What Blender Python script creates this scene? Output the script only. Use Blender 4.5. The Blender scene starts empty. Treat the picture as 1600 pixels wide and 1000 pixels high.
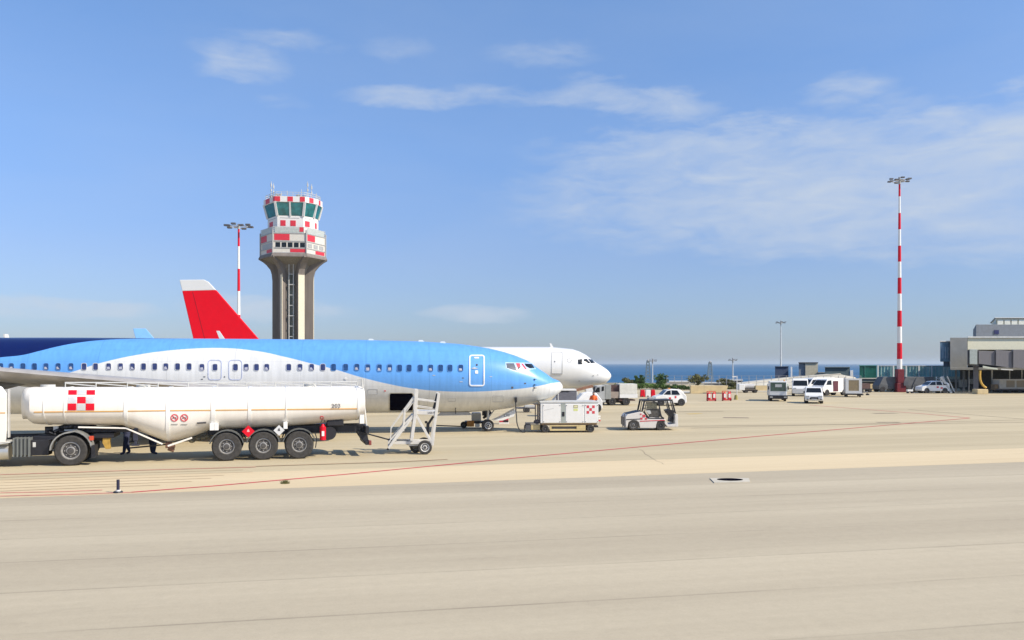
import bpy, bmesh, math, random
import numpy as np
from mathutils import Vector, Matrix
R = math.radians
rnd = random.Random(7)
sc = bpy.context.scene
COL = sc.collection

# ------------------------------------------------------------------ camera, sky, sun, exposure
F, H, HY, CX = 1300.0, 3.85, 568.0, 800.0      # focal length in pixels of a 1600 wide picture, eye height, horizon row
cam_d = bpy.data.cameras.new('camera'); cam = bpy.data.objects.new('camera', cam_d); COL.objects.link(cam)
cam.location = (0, 0, H); cam.rotation_euler = (R(90), 0, 0)
cam_d.sensor_width = 36; cam_d.lens = 36 * F / 1600; cam_d.shift_y = (HY - 500) / 1600
cam_d.clip_start = 0.1; cam_d.clip_end = 90000
sc.camera = cam
SUN_AZ, SUN_EL = R(112), R(41)                   # azimuth clockwise from +Y (the view direction)
sd = bpy.data.lights.new('sun', 'SUN'); sun = bpy.data.objects.new('sun', sd); COL.objects.link(sun)
sd.energy = 4.8; sd.angle = R(0.53); sd.color = (1.0, 0.90, 0.76)
to_sun = Vector((math.sin(SUN_AZ) * math.cos(SUN_EL), math.cos(SUN_AZ) * math.cos(SUN_EL), math.sin(SUN_EL)))
sun.rotation_euler = to_sun.to_track_quat('Z', 'Y').to_euler(); sun.location = to_sun * 300
sc.view_settings.view_transform = 'Standard'; sc.view_settings.look = 'None'
sc.view_settings.exposure = 0.30; sc.view_settings.gamma = 1.0
sc.render.engine = 'CYCLES'; sc.cycles.max_bounces = 8; sc.cycles.use_denoising = True

def make_world():
    w = bpy.data.worlds.new('World'); sc.world = w; w.use_nodes = True
    nt = w.node_tree; N = nt.nodes; L = nt.links; N.clear()
    out = N.new('ShaderNodeOutputWorld'); bg = N.new('ShaderNodeBackground'); bg.inputs[1].default_value = 0.115
    sky = N.new('ShaderNodeTexSky'); sky.sky_type = 'NISHITA'; sky.sun_disc = False
    sky.sun_elevation = SUN_EL; sky.sun_rotation = SUN_AZ
    sky.air_density = 1.0; sky.dust_density = 0.35; sky.ozone_density = 2.6; sky.altitude = 0
    tc = N.new('ShaderNodeTexCoord'); sep = N.new('ShaderNodeSeparateXYZ'); L.new(tc.outputs['Generated'], sep.inputs[0])
    def M(op, a, b=None, c=None, clamp=False):
        n = N.new('ShaderNodeMath'); n.operation = op; n.use_clamp = clamp
        for i, x in enumerate((a, b, c)):
            if x is None: continue
            if isinstance(x, (int, float)): n.inputs[i].default_value = x
            else: L.new(x, n.inputs[i])
        return n.outputs[0]
    az = M('ARCTAN2', sep.outputs[0], sep.outputs[1]); el = M('ARCSINE', sep.outputs[2])
    comb = N.new('ShaderNodeCombineXYZ')
    L.new(M('MULTIPLY', az, 1.0), comb.inputs[0]); L.new(M('MULTIPLY', el, 3.6), comb.inputs[1])
    def noise(scale, det, rough, dist=0.0, w=0.0):
        n = N.new('ShaderNodeTexNoise'); n.noise_dimensions = '4D'
        n.inputs['Scale'].default_value = scale; n.inputs['Detail'].default_value = det
        n.inputs['Roughness'].default_value = rough; n.inputs['Distortion'].default_value = dist; n.inputs['W'].default_value = w
        L.new(comb.outputs[0], n.inputs['Vector']); return n.outputs['Fac']
    fine = noise(13, 9, 0.60, 0.6, 1.3); broad = noise(3.2, 6, 0.55, 0.3, 4.0)
    nz = M('ADD', M('MULTIPLY', fine, 0.6), M('MULTIPLY', broad, 0.4))
    warp = M('MULTIPLY', M('SUBTRACT', noise(9.0, 6, 0.62, 0, 8.0), 0.5), 0.10)
    total = None
    #        px    y    half w  half h  tilt  strength
    blobs = [(1400, 292, 640, 125, 0.03, 0.95), (1180, 242, 380, 60, 0.04, 0.85), (1560, 262, 340, 115, -0.05, 1.05), (1300, 340, 400, 60, 0.02, 0.6),
             (1000, 158, 165, 34, 0.16, 0.72), (640, 153, 150, 20, -0.02, 0.72), (850, 152, 220, 24, 0.05, 0.6),
             (375, 92, 84, 36, 0.0, 0.6), (440, 62, 120, 22, 0, 0.45), (620, 75, 70, 22, 0, 0.4), (850, 88, 110, 26, 0, 0.42),
             (1320, 142, 85, 26, 0, 0.6), (1492, 171, 62, 15, 0, 0.72), (1410, 158, 50, 20, 0, 0.45),
             (735, 490, 110, 17, 0.02, 1.0), (70, 482, 160, 18, 0, 0.85), (420, 482, 140, 24, 0, 0.85), (440, 160, 60, 16, 0, 0.35),
             (1000, 350, 300, 40, 0, 0.2)]
    for px, py, hw, hh, tl, st in blobs:
        a0 = math.atan2(px - CX, F); e0 = math.asin((HY - py) / math.sqrt(F * F + (px - CX) ** 2 + (HY - py) ** 2))
        da = M('SUBTRACT', az, a0); de = M('ADD', M('ADD', M('SUBTRACT', el, e0), M('MULTIPLY', da, tl)), M('MULTIPLY', warp, min(1.0, hh / 60)))
        q = M('ADD', M('POWER', M('ABSOLUTE', M('DIVIDE', da, hw / F)), 2.0), M('POWER', M('ABSOLUTE', M('DIVIDE', de, hh / F)), 2.0))
        m = M('SUBTRACT', 1.0, q, clamp=True)
        m = M('MULTIPLY', M('POWER', m, 0.8), st)
        total = m if total is None else M('MAXIMUM', total, m)
    dens = M('MULTIPLY', M('SUBTRACT', M('ADD', M('MULTIPLY', total, 1.15), M('MULTIPLY', nz, 3.4)), 1.86), 0.58, clamp=True)
    dens = M('MULTIPLY', dens, M('MULTIPLY', total, 2.0, clamp=True), clamp=True)
    veil = M('MULTIPLY', M('SUBTRACT', broad, 0.35, clamp=True), 0.25)
    dens = M('MINIMUM', M('ADD', dens, veil), 0.8)
    tint = N.new('ShaderNodeMix'); tint.data_type = 'RGBA'; tint.blend_type = 'MULTIPLY'; tint.inputs[0].default_value = 1.0
    L.new(sky.outputs[0], tint.inputs[6])
    hr = N.new('ShaderNodeValToRGB'); L.new(M('MULTIPLY', el, 2.0, clamp=True), hr.inputs[0]); he = hr.color_ramp.elements
    he[0].position = 0.0; he[0].color = (.42, .42, .53, 1); he[1].position = 1.0; he[1].color = (1.0, 1.0, 1.0, 1)
    for p_, c_ in ((.10, (.49, .48, .58, 1)), (.25, (.63, .575, .655, 1)), (.5, (.80, .77, .82, 1))):
        q_ = he.new(p_); q_.color = c_
    t2 = N.new('ShaderNodeVectorMath'); t2.operation = 'MULTIPLY'; L.new(hr.outputs[0], t2.inputs[0]); t2.inputs[1].default_value = (1.10, 1.28, 1.46); L.new(t2.outputs[0], tint.inputs[7])
    mix = N.new('ShaderNodeMix'); mix.data_type = 'RGBA'
    L.new(dens, mix.inputs[0]); L.new(tint.outputs[2], mix.inputs[6]); mix.inputs[7].default_value = (4.3, 4.8, 5.5, 1)
    L.new(mix.outputs[2], bg.inputs[0]); L.new(bg.outputs[0], out.inputs[0])
make_world()

# ------------------------------------------------------------------ helpers
def P(px, y, Y): return Vector(((px - CX) / F * Y, Y, H - (y - HY) / F * Y))
def G(px, y, z=0.0):
    Y = F * (H - z) / (y - HY); return Vector(((px - CX) / F * Y, Y, z))
MATS = {}
def mat(name, col, rough=0.5, metal=0.0, var=0.12, scale=3.0, spec=0.5, coat=0.0, bump=0.0, emit=None, alpha=None, stretch=(1, 1, 1), dirt=None):
    if name in MATS: return MATS[name]
    m = bpy.data.materials.new(name); m.use_nodes = True; nt = m.node_tree; b = nt.nodes['Principled BSDF']
    b.inputs['Roughness'].default_value = rough; b.inputs['Metallic'].default_value = metal
    b.inputs['Specular IOR Level'].default_value = spec; b.inputs['Coat Weight'].default_value = coat; b.inputs['Coat Roughness'].default_value = 0.12
    tc = nt.nodes.new('ShaderNodeTexCoord'); mp = nt.nodes.new('ShaderNodeMapping'); mp.inputs['Scale'].default_value = stretch
    nt.links.new(tc.outputs['Object'], mp.inputs[0])
    nz = nt.nodes.new('ShaderNodeTexNoise'); nz.inputs['Scale'].default_value = scale; nz.inputs['Detail'].default_value = 6; nz.inputs['Roughness'].default_value = 0.6
    nt.links.new(mp.outputs[0], nz.inputs[0])
    rp = nt.nodes.new('ShaderNodeValToRGB'); e = rp.color_ramp.elements
    d = dirt if dirt else tuple(c * (1 - var * 2) for c in col)
    e[0].position = 0.3; e[0].color = (*[d[i] if dirt else col[i] * (1 - var) for i in range(3)], 1)
    e[1].position = 0.62 if dirt else 0.7; e[1].color = (*[min(1, c * (1 if dirt else 1 + var)) for c in col], 1)
    nt.links.new(nz.outputs[0], rp.inputs[0]); nt.links.new(rp.outputs[0], b.inputs['Base Color'])
    if bump:
        bn = nt.nodes.new('ShaderNodeBump'); bn.inputs['Strength'].default_value = bump; bn.inputs['Distance'].default_value = 0.02
        nt.links.new(nz.outputs[0], bn.inputs['Height']); nt.links.new(bn.outputs[0], b.inputs['Normal'])
    if alpha is not None: b.inputs['Alpha'].default_value = alpha
    MATS[name] = m; return m
WHITE = mat('white_paint', (0.80, 0.79, 0.75), 0.35, var=0.04, coat=0.3)
CREAM = mat('tank_enamel', (0.82, 0.78, 0.70), 0.5, var=0.05, scale=2.2, coat=0.08, stretch=(1.6, 1, .25))
JET = mat('white_fuselage_paint', (0.72, 0.72, 0.69), 0.3, var=0.02, coat=0.4, scale=.8)
GREYP = mat('grey_paint', (0.36, 0.36, 0.35), 0.5)
LGREY = mat('light_grey_paint', (0.52, 0.52, 0.49), 0.5)
DGREY = mat('dark_grey_paint', (0.10, 0.10, 0.11), 0.55)
BLACK = mat('black_steel', (0.018, 0.018, 0.022), 0.5, var=.3)
RUBBER = mat('tyre_rubber', (0.045, 0.042, 0.038), 0.85, var=.35, scale=9)
RIM = mat('rim_metal', (0.36, 0.35, 0.33), 0.4, .3, var=.2, scale=12)
ALU = mat('aluminium', (0.55, 0.54, 0.50), 0.35, .6)
RED = mat('red_paint', (0.66, 0.004, 0.02), 0.5, var=.08, spec=.3)
FADERED = mat('faded_red', (0.62, 0.05, 0.07), 0.6, var=.15)
ORANGE = mat('orange_paint', (0.62, 0.26, 0.04), 0.5)
YELLOW = mat('yellow_paint', (0.60, 0.40, 0.06), 0.5)
HIVIS = mat('orange_vest', (0.9, 0.16, 0.03), 0.7)
GLASS = mat('dark_glass', (0.012, 0.016, 0.02), 0.15, var=.3, spec=.28)
PANE = mat('cabin_pane', (0.035, 0.045, 0.13), 0.12, var=.4, scale=6, spec=.7)
BLUEPANE = mat('cabin_pane_blue', (0.02, 0.06, 0.17), 0.12, var=.4, scale=6, spec=.7)
BLIND = mat('window_blind', (0.42, 0.42, 0.48), 0.6)
TEAL = mat('teal_glass', (0.016, 0.15, 0.16), 0.12, var=.55, scale=.7, spec=.8)
HOLE = mat('open_hold', (0.004, 0.004, 0.009), 1.0, spec=0.0)
BROWN = mat('brown_panel', (0.30, 0.20, 0.11), 0.7)
CONC_SHADE = mat('shaded_tower_concrete', (0.19, 0.165, 0.145), 0.85, var=.18, scale=1.1, bump=.2, stretch=(1, 1, .15))  # shade on the tower fins is darkened into this concrete colour
CONCL = mat('light_concrete', (0.58, 0.54, 0.45), 0.85, var=.1, scale=.8, stretch=(1, 1, .25))
CONCD = mat('dark_concrete', (0.17, 0.18, 0.16), 0.85, var=.2)
SAND = mat('sand_block', (0.62, 0.49, 0.27), 0.85, var=.12, scale=1.5)
SKIN = mat('skin', (0.45, 0.27, 0.19), 0.6)
CLOTH = mat('dark_cloth', (0.03, 0.035, 0.06), 0.9)
WING = mat('wing_metal', (0.42, 0.39, 0.35), 0.4, .25, var=.12, stretch=(1, .3, 1))
WINGBLUE = mat('light_blue_paint', (0.22, 0.47, 0.80), 0.3, coat=.4, var=.04)

XF = {}
def thing(name, label, cat, loc=(0, 0, 0), yaw=0.0, group=None, kind=None):
    o = bpy.data.objects.new(name, None); COL.objects.link(o); o.location = loc; o.rotation_euler = (0, 0, yaw)
    o.empty_display_size = .3
    o['label'] = label; o['category'] = cat
    if group: o['group'] = group
    if kind: o['kind'] = kind
    XF[o.name] = (Matrix.Translation(Vector(loc)) @ Matrix.Rotation(yaw, 4, 'Z')); return o
class MB:
    def __init__(s): s.v = []; s.f = []
    def add(s, vs, fs):
        b = len(s.v); s.v += [tuple(v) for v in vs]; s.f += [tuple(b + i for i in f) for f in fs]; return s
    def box(s, x0, x1, y0, y1, z0, z1):
        v = [(x, y, z) for z in (z0, z1) for y in (y0, y1) for x in (x0, x1)]
        return s.add(v, [(0, 2, 3, 1), (4, 5, 7, 6), (0, 1, 5, 4), (2, 6, 7, 3), (0, 4, 6, 2), (1, 3, 7, 5)])
    def bar(s, p, q, w, h=None):
        h = h or w; p = Vector(p); q = Vector(q); d = (q - p).normalized()
        up = Vector((0, 0, 1)) if abs(d.z) < .95 else Vector((1, 0, 0))
        a = d.cross(up).normalized() * w / 2; b = a.cross(d).normalized() * h / 2
        v = [c + x * a + y * b for c in (p, q) for x, y in ((-1, -1), (1, -1), (1, 1), (-1, 1))]
        return s.add(v, [(3, 2, 1, 0), (4, 5, 6, 7), (0, 1, 5, 4), (1, 2, 6, 5), (2, 3, 7, 6), (3, 0, 4, 7)])
    def cyl(s, p, q, r, r2=None, n=12):
        r2 = r if r2 is None else r2; p = Vector(p); q = Vector(q); d = (q - p).normalized()
        up = Vector((0, 0, 1)) if abs(d.z) < .95 else Vector((1, 0, 0))
        a = d.cross(up).normalized(); b = d.cross(a).normalized()
        v = [c + (a * math.cos(t) + b * math.sin(t)) * rr for c, rr in ((p, r), (q, r2)) for t in [2 * math.pi * i / n for i in range(n)]]
        return s.add(v, [(i, (i + 1) % n, n + (i + 1) % n, n + i) for i in range(n)] + [tuple(range(n - 1, -1, -1)), tuple(range(n, 2 * n))])
    def tube(s, pts, r, n=8):
        pts = [Vector(p) for p in pts]; rings = []
        for i, p in enumerate(pts):
            d = (pts[min(i + 1, len(pts) - 1)] - pts[max(i - 1, 0)]).normalized()
            up = Vector((0, 1, 0)) if abs(d.y) < .9 else Vector((1, 0, 0))
            a = d.cross(up).normalized(); b = d.cross(a)
            rings.append([p + (a * math.cos(t) + b * math.sin(t)) * r for t in [2 * math.pi * k / n for k in range(n)]])
        return s.loft(rings)
    def loft(s, rings, cap=True, closed=True):
        n = len(rings[0]); v = [p for r in rings for p in r]; f = []
        for i in range(len(rings) - 1):
            for k in range(n if closed else n - 1):
                f.append((i * n + k, i * n + (k + 1) % n, (i + 1) * n + (k + 1) % n, (i + 1) * n + k))
        if cap and closed: f += [tuple(range(n - 1, -1, -1)), tuple(range((len(rings) - 1) * n, len(rings) * n))]
        return s.add(v, f)
    def prism(s, pts, y0, y1):      # polygon in (x, z), extruded in y
        n = len(pts); v = [(x, y0, z) for x, z in pts] + [(x, y1, z) for x, z in pts]
        return s.add(v, [tuple(range(n)), tuple(range(2 * n - 1, n - 1, -1))] + [(i, n + i, n + (i + 1) % n, (i + 1) % n) for i in range(n)])
    def prismz(s, pts, z0, z1):     # polygon in (x, y), extruded in z
        n = len(pts); v = [(x, y, z0) for x, y in pts] + [(x, y, z1) for x, y in pts]
        return s.add(v, [tuple(range(n - 1, -1, -1)), tuple(range(n, 2 * n))] + [(i, (i + 1) % n, n + (i + 1) % n, n + i) for i in range(n)])
    def lathe(s, prof, c, n=28, ring=False):    # profile of (radius, y offset) about the y axis
        c = Vector(c); rings = [[c + Vector((r * math.cos(t), y, r * math.sin(t))) for t in [2 * math.pi * k / n for k in range(n)]] for r, y in prof]
        return s.loft(rings + [rings[0]], cap=False) if ring else s.loft(rings)
    def ico(s, c, r, sq=(1, 1, 1)):
        bm = bmesh.new(); bmesh.ops.create_icosphere(bm, subdivisions=2, radius=1)
        s.add([(c[0] + v.co.x * r * sq[0], c[1] + v.co.y * r * sq[1], c[2] + v.co.z * r * sq[2]) for v in bm.verts], [tuple(v.index for v in f.verts) for f in bm.faces]); bm.free(); return s
    def build(s, name, m, parent=None, world=False, smooth=False, bevel=0, label=None, kind=None, cat=None, group=None, fix=True):
        vs = s.v
        if world and parent is not None:
            inv = XF[parent.name].inverted(); vs = [tuple(inv @ Vector(v)) for v in s.v]
        me = bpy.data.meshes.new(name); me.from_pydata(vs, [], s.f); me.materials.append(m); me.update()
        if fix:
            bm = bmesh.new(); bm.from_mesh(me); bmesh.ops.recalc_face_normals(bm, faces=bm.faces)
            if smooth:
                for f in bm.faces: f.smooth = True
                for e in bm.edges:
                    if len(e.link_faces) == 2 and e.calc_face_angle(0) > R(38): e.smooth = False
            bm.to_mesh(me); bm.free()
        o = bpy.data.objects.new(name, me); COL.objects.link(o)
        if parent is not None: o.parent = parent; XF[o.name] = XF[parent.name]
        if bevel:
            b = o.modifiers.new('bevel', 'BEVEL'); b.width = bevel; b.segments = 2; b.limit_method = 'ANGLE'; b.angle_limit = R(40)
        if label: o['label'] = label
        if cat: o['category'] = cat
        if group: o['group'] = group
        if kind: o['kind'] = kind
        return o
def text(body, size, loc, rot, m, parent, name='lettering', ext=.003):
    c = bpy.data.curves.new(name, 'FONT'); c.body = body; c.size = size; c.extrude = ext; c.align_x = 'CENTER'; c.align_y = 'CENTER'
    tmp = bpy.data.objects.new('tmp', c); COL.objects.link(tmp); bpy.context.view_layer.update()
    me = bpy.data.meshes.new_from_object(tmp.evaluated_get(bpy.context.evaluated_depsgraph_get())); bpy.data.objects.remove(tmp); me.materials.clear(); me.materials.append(m)
    o = bpy.data.objects.new(name, me); COL.objects.link(o); o.location = loc; o.rotation_euler = rot; o.parent = parent; return o
def wheel(parent, c, r, w, rr=.55, rim=RIM, n=28, name='wheel', tyre=RUBBER):
    x, y, z = c; h = w / 2
    t = MB().lathe([(rr * r, -h * .75), (rr * r * 1.05, -h * .95), (r * .9, -h), (r * .985, -h * .75), (r, -h * .3), (r, h * .3), (r * .985, h * .75), (r * .9, h), (rr * r * 1.05, h * .95), (rr * r, h * .75)], c, n, True).build(name, tyre, parent, smooth=True)
    q = rr * r
    m = MB().lathe([(q, -h * .8), (q * .92, -h * .84), (q * .84, -h * .45), (q * .5, -h * .3), (q * .45, -h * .75), (q * .3, -h * .8), (q * .28, h * .8), (q * .5, h * .3), (q * .84, h * .45), (q * .92, h * .84), (q, h * .8)], c, n, True)
    for k in range(8):
        a = k * math.pi / 4; m.cyl((x + q * .62 * math.cos(a), y - h * .32, z + q * .62 * math.sin(a)), (x + q * .62 * math.cos(a), y - h * .68, z + q * .62 * math.sin(a)), q * .07, n=6)
    m.build('rim', rim, t, smooth=True)
    MB().lathe([(q * .84, -h * .40), (q * .80, -h * .47), (q * .58, -h * .56), (q * .44, -h * .52), (q * .36, -h * .78), (q * .3, -h * .92), (q * .02, -h * .93)], c, 18).build('hub', HUBDARK, t, smooth=True)
    return t
HUBDARK = mat('greasy_hub', (.075, .07, .065), .6, var=.35, scale=14)
class Frame:
    def __init__(s, x, y, yaw):
        s.o = Vector((x, y, 0)); s.yaw = yaw; s.d = Vector((math.cos(yaw), math.sin(yaw), 0)); s.n = Vector((-math.sin(yaw), math.cos(yaw), 0))
    def uz(s, px, y, v=0.0):
        r = Vector(((px - CX) / F, 1, -(y - HY) / F)); c = Vector((0, 0, H))
        t = (v - (c - s.o).dot(s.n)) / r.dot(s.n); p = c + r * t
        return (p - s.o).dot(s.d), p.z
    def p(s, px, y, v=0.0):
        u, z = s.uz(px, y, v); return Vector((u, v, z))
class Body:
    """a long body lofted along x; stations (u, top, bottom, half width, centre v)"""
    def __init__(s, frame, st, e=2.0, cv=0.0):
        s.fr = frame; st = sorted(st); s.U = [a[0] for a in st]; s.T = [a[1] for a in st]; s.B = [a[2] for a in st]; s.Wd = [a[3] for a in st]; s.e = e; s.cv = cv
    def sec(s, u):
        t = np.interp(u, s.U, s.T); b = np.interp(u, s.U, s.B); w = np.interp(u, s.U, s.Wd); return (t + b) / 2, max((t - b) / 2, 1e-3), max(w, 1e-3)
    def ring(s, u, n, g=0.0):
        zc, rz, ry = s.sec(u); rz += g; ry += g; out = []
        for k in range(n):
            t = 2 * math.pi * k / n; c, si = math.cos(t), math.sin(t)
            out.append((u, s.cv + ry * math.copysign(abs(c) ** (2 / s.e), c), zc + rz * math.copysign(abs(si) ** (2 / s.e), si)))
        return out
    def mesh(s, us, n=48): return MB().loft([s.ring(u, n) for u in us])
    def inside(s, p):
        if p.x < s.U[0] or p.x > s.U[-1]: return False
        zc, rz, ry = s.sec(p.x); return abs((p.y - s.cv) / ry) ** s.e + abs((p.z - zc) / rz) ** s.e < 1
    def hit(s, px, y, off=0.0):
        fr = s.fr; c = Vector((0, 0, H)) - fr.o; r = Vector(((px - CX) / F, 1, -(y - HY) / F))
        c = Vector((c.dot(fr.d), c.dot(fr.n), c.z)); r = Vector((r.dot(fr.d), r.dot(fr.n), r.z)).normalized()
        ctr = Vector((s.U[-1] * .5 + s.U[0] * .5, s.cv, 0)); t0 = (s.cv - 3.2 - c.y) / r.y; t = t0; last = None
        while t < t0 + 12:
            if s.inside(c + r * t):
                a, b = t - .05, t
                for _ in range(14):
                    m = (a + b) / 2
                    if s.inside(c + r * m): b = m
                    else: a = m
                p = c + r * a; zc, rz, ry = s.sec(p.x); nv = Vector((0, (p.y - s.cv) / ry ** 2, (p.z - zc) / rz ** 2)).normalized()
                return p + nv * off
            t += .05
        u, z = fr.uz(px, y, s.cv); return Vector((u, s.cv, z))
    def decal(s, pts, name, m, parent, off=.012, sub=1, **k):
        q = []
        for i, a in enumerate(pts):
            b = pts[(i + 1) % len(pts)]; sub = max(1, int(math.hypot(b[0] - a[0], b[1] - a[1]) / 3.5))
            for j in range(sub): q.append((a[0] + (b[0] - a[0]) * j / sub, a[1] + (b[1] - a[1]) * j / sub))
        cx = sum(a[0] for a in q) / len(q); cy = sum(a[1] for a in q) / len(q)
        n = len(q); K = 5 if max(a[1] for a in q) - min(a[1] for a in q) > 14 else 2
        rg = [[s.hit(cx + (a[0] - cx) * (K - j) / K, cy + (a[1] - cy) * (K - j) / K, off) for a in q] for j in range(K)]
        back = [s.hit(*a, -.02) for a in q]; mb = MB(); V = back + [p for g in rg for p in g] + [s.hit(cx, cy, off)]
        f = [(j * n + i, j * n + (i + 1) % n, (j + 1) * n + (i + 1) % n, (j + 1) * n + i) for j in range(K) for i in range(n)]
        f += [(K * n + i, K * n + (i + 1) % n, (K + 1) * n) for i in range(n)]
        mb.add(V, f)
        return mb.build(name, m, parent, **k)
    def strip(s, pts, w, name, m, parent, off=.012, closed=False, seg=1, **k):
        """ribbon along a pixel polyline, w pixels wide"""
        q = []; n0 = len(pts)
        for i in range(n0 if closed else n0 - 1):
            a = pts[i]; b = pts[(i + 1) % n0]; seg = max(1, int(math.hypot(b[0] - a[0], b[1] - a[1]) / 4))
            for j in range(seg): q.append((a[0] + (b[0] - a[0]) * j / seg, a[1] + (b[1] - a[1]) * j / seg))
        if not closed: q.append(pts[-1])
        rings = []; n = len(q)
        for i, a in enumerate(q):
            b = q[(i + 1) % n] if closed or i < n - 1 else q[i]; c = q[i - 1] if closed or i > 0 else q[i]
            dx, dy = b[0] - c[0], b[1] - c[1]; l = math.hypot(dx, dy) or 1; nx, ny = -dy / l * w / 2, dx / l * w / 2
            rings.append([s.hit(a[0] - nx, a[1] - ny, -.01), s.hit(a[0] - nx, a[1] - ny, off), s.hit(a[0] + nx, a[1] + ny, off), s.hit(a[0] + nx, a[1] + ny, -.01)])
        mb = MB()
        if closed: rings.append(rings[0]); mb.loft(rings, cap=False)
        else: mb.loft(rings)
        return mb.build(name, m, parent, **k)
def rrect(x0, x1, y0, y1, r, n=3):
    o = []
    for cx, cy, a in ((x1 - r, y0 + r, -90), (x1 - r, y1 - r, 0), (x0 + r, y1 - r, 90), (x0 + r, y0 + r, 180)):
        for k in range(n + 1):
            t = R(a + 90 * k / n); o.append((cx + r * math.cos(t), cy + r * math.sin(t)))
    return o

# ------------------------------------------------------------------ ground, sea
BAND = math.atan2(8.8, 34.6)                     # the paving runs at this angle across the view
def ground_mat(name, c_lo, c_hi, seam, seam_gap, seam_dark, patchscale, speck=.06, rot=None, lane=0.0):
    m = bpy.data.materials.new(name); m.use_nodes = True; nt = m.node_tree; N = nt.nodes; L = nt.links; b = N['Principled BSDF']
    b.inputs['Roughness'].default_value = .9; b.inputs['Specular IOR Level'].default_value = .25
    tc = N.new('ShaderNodeTexCoord'); mp = N.new('ShaderNodeMapping'); mp.inputs['Rotation'].default_value = (0, 0, -(rot or BAND)); L.new(tc.outputs['Object'], mp.inputs[0])
    def nz(sc3, scale, det=6, rough=.6, dist=0):
        a = N.new('ShaderNodeMapping'); a.inputs['Scale'].default_value = sc3; L.new(mp.outputs[0], a.inputs[0])
        n = N.new('ShaderNodeTexNoise'); n.inputs['Scale'].default_value = scale; n.inputs['Detail'].default_value = det; n.inputs['Roughness'].default_value = rough; n.inputs['Distortion'].default_value = dist
        L.new(a.outputs[0], n.inputs[0]); return n.outputs['Fac']
    def M(op, a, b_=None, c=None, clamp=False):
        n = N.new('ShaderNodeMath'); n.operation = op; n.use_clamp = clamp
        for i, x in enumerate((a, b_, c)):
            if x is None: continue
            if isinstance(x, (int, float)): n.inputs[i].default_value = x
            else: L.new(x, n.inputs[i])
        return n.outputs[0]
    band = nz((.012, .32, 1), 1.0, 3, .5); streak = nz((.05, 1.6, 1), 1.0, 7, .65); patch = nz((.3, .5, 1), patchscale, 7, .6); spk = nz((1, 1, 1), 22, 5, .75); spk2 = nz((1, 1, 1), 4.5, 5, .7)
    t = M('ADD', M('ADD', M('MULTIPLY', band, .55), M('MULTIPLY', streak, .3)), M('MULTIPLY', patch, .25))
    rp = N.new('ShaderNodeValToRGB'); e = rp.color_ramp.elements; e[0].position = .38; e[0].color = (*c_lo, 1); e[1].position = .70; e[1].color = (*c_hi, 1); L.new(t, rp.inputs[0])
    sp = N.new('ShaderNodeSeparateXYZ'); L.new(mp.outputs[0], sp.inputs[0])
    wob = M('MULTIPLY', M('SUBTRACT', nz((.02, .02, 1), 1, 2), .5), .6)
    yy = M('ADD', sp.outputs[1], wob)
    fr = M('ABSOLUTE', M('SUBTRACT', M('FRACT', M('DIVIDE', yy, seam_gap)), .5))
    line = M('SUBTRACT', 1.0, M('DIVIDE', fr, seam / seam_gap), clamp=True)
    broken = M('MULTIPLY', M('SUBTRACT', nz((.12, .8, 1), 1.5, 6, .7), .38), 4, clamp=True)
    line = M('MULTIPLY', M('MULTIPLY', line, broken), seam_dark)
    wn = N.new('ShaderNodeTexWhiteNoise'); wn.noise_dimensions = '1D'; L.new(M('FLOOR', M('ADD', M('DIVIDE', yy, seam_gap), .5)), wn.inputs['W'])
    lane_tone = M('ADD', 1 - lane, M('MULTIPLY', wn.outputs['Value'], lane * 1.6))
    f2 = M('ABSOLUTE', M('SUBTRACT', M('FRACT', M('DIVIDE', sp.outputs[0], seam_gap * 2.3)), .5))
    dark = M('MULTIPLY', M('MULTIPLY', lane_tone, M('SUBTRACT', 1.0, line)), M('ADD', 1 - speck, M('ADD', M('MULTIPLY', spk, speck * 1.1), M('MULTIPLY', spk2, speck * .9))))
    st1 = M('MULTIPLY', M('SUBTRACT', nz((.35, .8, 1), .9, 8, .68, .4), .60), 5, clamp=True); dark = M('MULTIPLY', dark, M('SUBTRACT', 1.0, M('MULTIPLY', st1, .16)))
    mul = N.new('ShaderNodeVectorMath'); mul.operation = 'SCALE'; L.new(rp.outputs[0], mul.inputs[0]); L.new(dark, mul.inputs['Scale']); L.new(mul.outputs[0], b.inputs['Base Color'])
    bn = N.new('ShaderNodeBump'); bn.inputs['Strength'].default_value = .35; bn.inputs['Distance'].default_value = .01; L.new(spk, bn.inputs['Height']); L.new(bn.outputs[0], b.inputs['Normal'])
    return m
def quad(name, pts, m, kind='structure'):
    MB().add(pts, [tuple(range(len(pts)))]).build(name, m, kind=kind)
M_CONC = ground_mat('apron_concrete', (0.395, 0.33, 0.21), (0.53, 0.45, 0.292), .10, 5.0, .3, .12, .12, lane=.05)
M_ASPH = ground_mat('light_asphalt', (0.368, 0.314, 0.224), (0.488, 0.425, 0.305), .045, 2.35, .36, .15, .22, rot=R(11.5), lane=.06)
quad('ground', [(-600, -200, 0), (600, -200, 0), (600, 128, 0), (36, 128, 0), (36, 150, 0), (-600, 150, 0)], M_CONC)
a = G(0, 779); b = G(1600, 722); dd = (b - a).normalized()
q0 = a - dd * 300; q1 = b + dd * 300
quad('taxiway', [(q0.x, q0.y, .004), (q0.x + 60, -190, .004), (q1.x - 60, -190, .004), (q1.x, q1.y, .004)], M_ASPH)
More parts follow.
